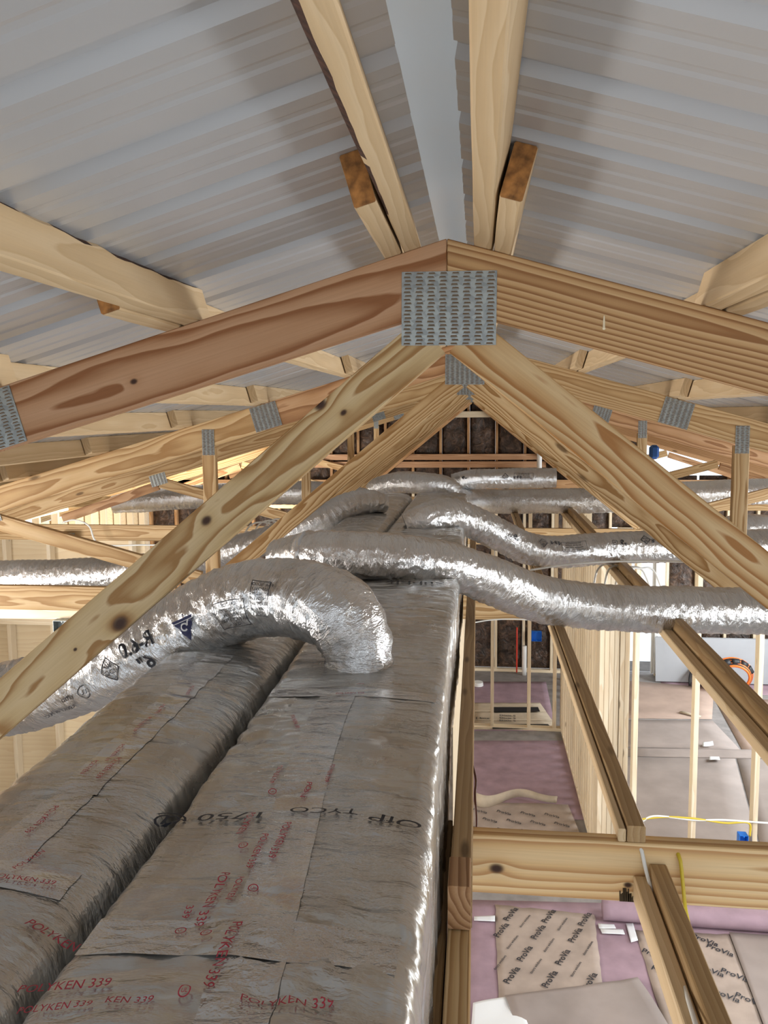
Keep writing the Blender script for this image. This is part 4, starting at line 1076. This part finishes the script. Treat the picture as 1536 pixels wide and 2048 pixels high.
# coil of orange and black hose on the drywall
root = thing('hose_coil', 'orange and black coiled hose hanging before the drywall', 'hose', tuple(P(1460, 1365, 11.0)))
cc = P(1465, 1340, 11.0) - Vector((0, 0, 0.055))
for k in range(7):
    pts = [cc+Vector((math.cos(a)*(0.26-0.012*k)+0.0, -0.02*k-0.02*math.sin(a*2), math.sin(a)*(0.24-0.012*k)-0.02)) for a in np.linspace(-0.85, PI+0.85, 14)]
    tube('hose_turn', pts, 0.017, M_orange if k % 2 == 0 else M_rubber, root, seg=8, step=0.04)
for k in range(5):
    a = 0.5+k*0.5; p = cc+Vector((math.cos(a)*0.23, -0.06, math.sin(a)*0.21-0.02)); q = Vector((-math.sin(a), 0, math.cos(a)))*0.045
    tube('hose_wrap', [p-q, p, p+q], 0.045, M_rubber, root, seg=10, step=0.03)
root = thing('hose_bundle', 'row of orange hose ends on the floor by the drywall', 'hose', tuple(PZ(1408, 1370)))
for k in range(9):
    p = PZ(1380+k*8, 1372, 0.02); tube('hose_end', [p, p+Vector((0.004, 0.04, 0.10)), p+Vector((0.08, 0.2, 0.22))], 0.018, M_orange if k % 3 else M_rubber, root, seg=8, step=0.04)

# pipes in the far wall
def pipe(label, px, y0, y1, r, mat, Y, name='pipe', cat='pipe'):
    a = P(px, y0, Y); b_ = P(px, y1, Y); b_.x = a.x
    o = tube(name, [a, (a+b_)/2, b_], r, mat, seg=14, step=0.1); tag(o, label, cat); return o
pipe('white plastic waste pipe standing in the far insulated wall', 1049, 1292, 1350, 0.032, M_pvc, 11.44)
pipe('red water pipe before the far wall insulation', 1034, 1255, 1345, 0.011, M_redpex, 11.44)
pipe('white vent pipe rising behind the right ends of the gable boards', 1079, 900, 975, 0.035, M_pvc, 11.3)

# electric boxes
def ebox(label, c, s, mat, name='junction_box', open_front=True):
    root = thing(name, label, 'electrical box', tuple(c))
    x, y, z = s; t = 0.004
    box('back', c+Vector((0, y/2, 0)), (x, t, z), mat, root, 0); 
    for sx in (-1, 1): box('side', c+Vector((sx*x/2, 0, 0)), (t, y, z), mat, root, 0)
    for sz in (-1, 1): box('side', c+Vector((0, 0, sz*z/2)), (x, y, t), mat, root, 0)
    for k in (-1, 1): box('screw_boss', c+Vector((0, -y/2+0.01, k*(z/2-0.008))), (0.012, 0.02, 0.012), mat, root, 0.002)
    return root
ebox('blue outlet box on the rightmost visible stud of the near wall', P(1485, 1683, Yp-0.02), (0.065, 0.07, 0.13), M_blue)
ebox('blue outlet box in the far insulated wall above the thin studs', P(1073, 1272, YEND-0.1), (0.14, 0.06, 0.14), M_blue)
ebox('galvanised steel box above the left diagonal web', P(131, 1078, 6.55), (0.14, 0.06, 0.10), M_plate)
ebox('grey green steel box on a crossbar at far left', P(128, 1251, 5.2), (0.13, 0.06, 0.08), M_plate)
o = board('crossbar', P(-40, 1222, 5.26), P(330, 1226, 5.26), 0.10, 0.038, W_stud); tag(o, 'pale crossbar behind the steel box at far left', 'board')
o = box('blue_pipe_cap', P(1308, 904, 9.9), (0.11, 0.10, 0.17), M_bluedk, bev=0.04); tag(o, 'dark blue plastic lump beside the bright gap at far right', 'cap')

# wires
def wire(label, pts, r, mat):
    o = tube('cable', pts, r, mat, seg=6, step=0.015); tag(o, label, 'cable'); return o
Yb = TY[0]
wire('white cable laid along the brace and over the near cross beam', [P(1128, 1290, 3.6), P(1180, 1440, 2.5), P(1232, 1590, 2.0), P(1262, 1682, 1.79), P(1280, 1692, 1.745), P(1292, 1740, 1.725), P(1318, 1830, 1.66), P(1345, 1900, 1.52), P(1372, 1985, 1.38), P(1395, 2060, 1.26)], 0.0045, M_whitec)
wire('yellow cable draped over the near cross beam', [P(1196, 1430, 2.9), P(1235, 1560, 2.3), P(1290, 1680, 1.85), P(1335, 1688, 1.80), P(1358, 1712, 1.735), P(1365, 1760, 1.725), P(1370, 1810, 1.72), P(1380, 1860, 1.76)], 0.0045, M_yel)
wire('yellow cable strung through the three room studs', [P(1270, 1640, Yp-.06), P(1330, 1634, Yp-.06), P(1388, 1637, Yp-.06), P(1450, 1646, Yp-.06), P(1497, 1646, Yp-.06), P(1500, 1672, Yp-.06)], 0.008, M_yel)
wire('white cable strung just above the yellow one across the studs', [P(1280, 1646, Yp-.06), P(1310, 1632, Yp-.06), P(1388, 1640, Yp-.06), P(1450, 1640, Yp-.06), P(1536, 1646, Yp-.06), P(1600, 1648, Yp-.06)], 0.008, M_whitec)
wire('thin brown cable hanging beside the long board', [P(944, 1525, 2.0), P(952, 1560, 1.95), P(950, 1590, 1.9), P(953, 1640, 1.85), P(950, 1680, 1.82), P(944, 1700, 1.80)], 0.003, M_brown)
wire('white cable crossing the second truss beam under the duct', [P(944, 1246, 4.15), P(980, 1240, 4.15), P(1030, 1238, 4.15), P(1090, 1243, 4.15), P(1130, 1250, 4.15)], 0.004, M_whitec)
for k in range(4):
    x0_ = 1195+k*22; wire(['leftmost looped white cable above the sagging duct', 'second looped white cable above the sagging duct', 'third looped white cable above the sagging duct', 'rightmost looped white cable above the sagging duct'][k], [P(x0_-10, 1180, 4.6), P(x0_, 1140, 4.7), P(x0_+20, 1128+k*3, 4.75), P(x0_+45, 1140, 4.8), P(x0_+65, 1185, 4.8)], 0.006, M_whitec)
for k in range(3):
    x0_ = 490+k*18; wire(['left', 'middle', 'right'][k]+' of three small white cable loops behind the near left web', [P(x0_, 1065, 5.1), P(x0_+12, 1050-k*3, 5.2), P(x0_+34, 1044-k*3, 5.2), P(x0_+60, 1050, 5.25)], 0.006, M_whitec)
wire('white cable arching over the steel box at upper left', [P(125, 1045, 6.5), P(150, 1040, 6.5), P(178, 1052, 6.5), P(200, 1088, 6.5), P(290, 1090, 6.5), P(400, 1090, 6.5)], 0.008, M_whitec)
wire('grey cable leading right from the far left steel box', [P(140, 1240, 5.15), P(160, 1232, 5.15), P(185, 1236, 5.2), P(230, 1240, 5.2)], 0.010, M_whitec)
wire('long white cable under the printed flex duct', [P(1060, 1140, 4.3), P(1130, 1130, 4.3), P(1200, 1124, 4.3), P(1300, 1122, 4.3), P(1400, 1125, 4.3)], 0.006, M_whitec)
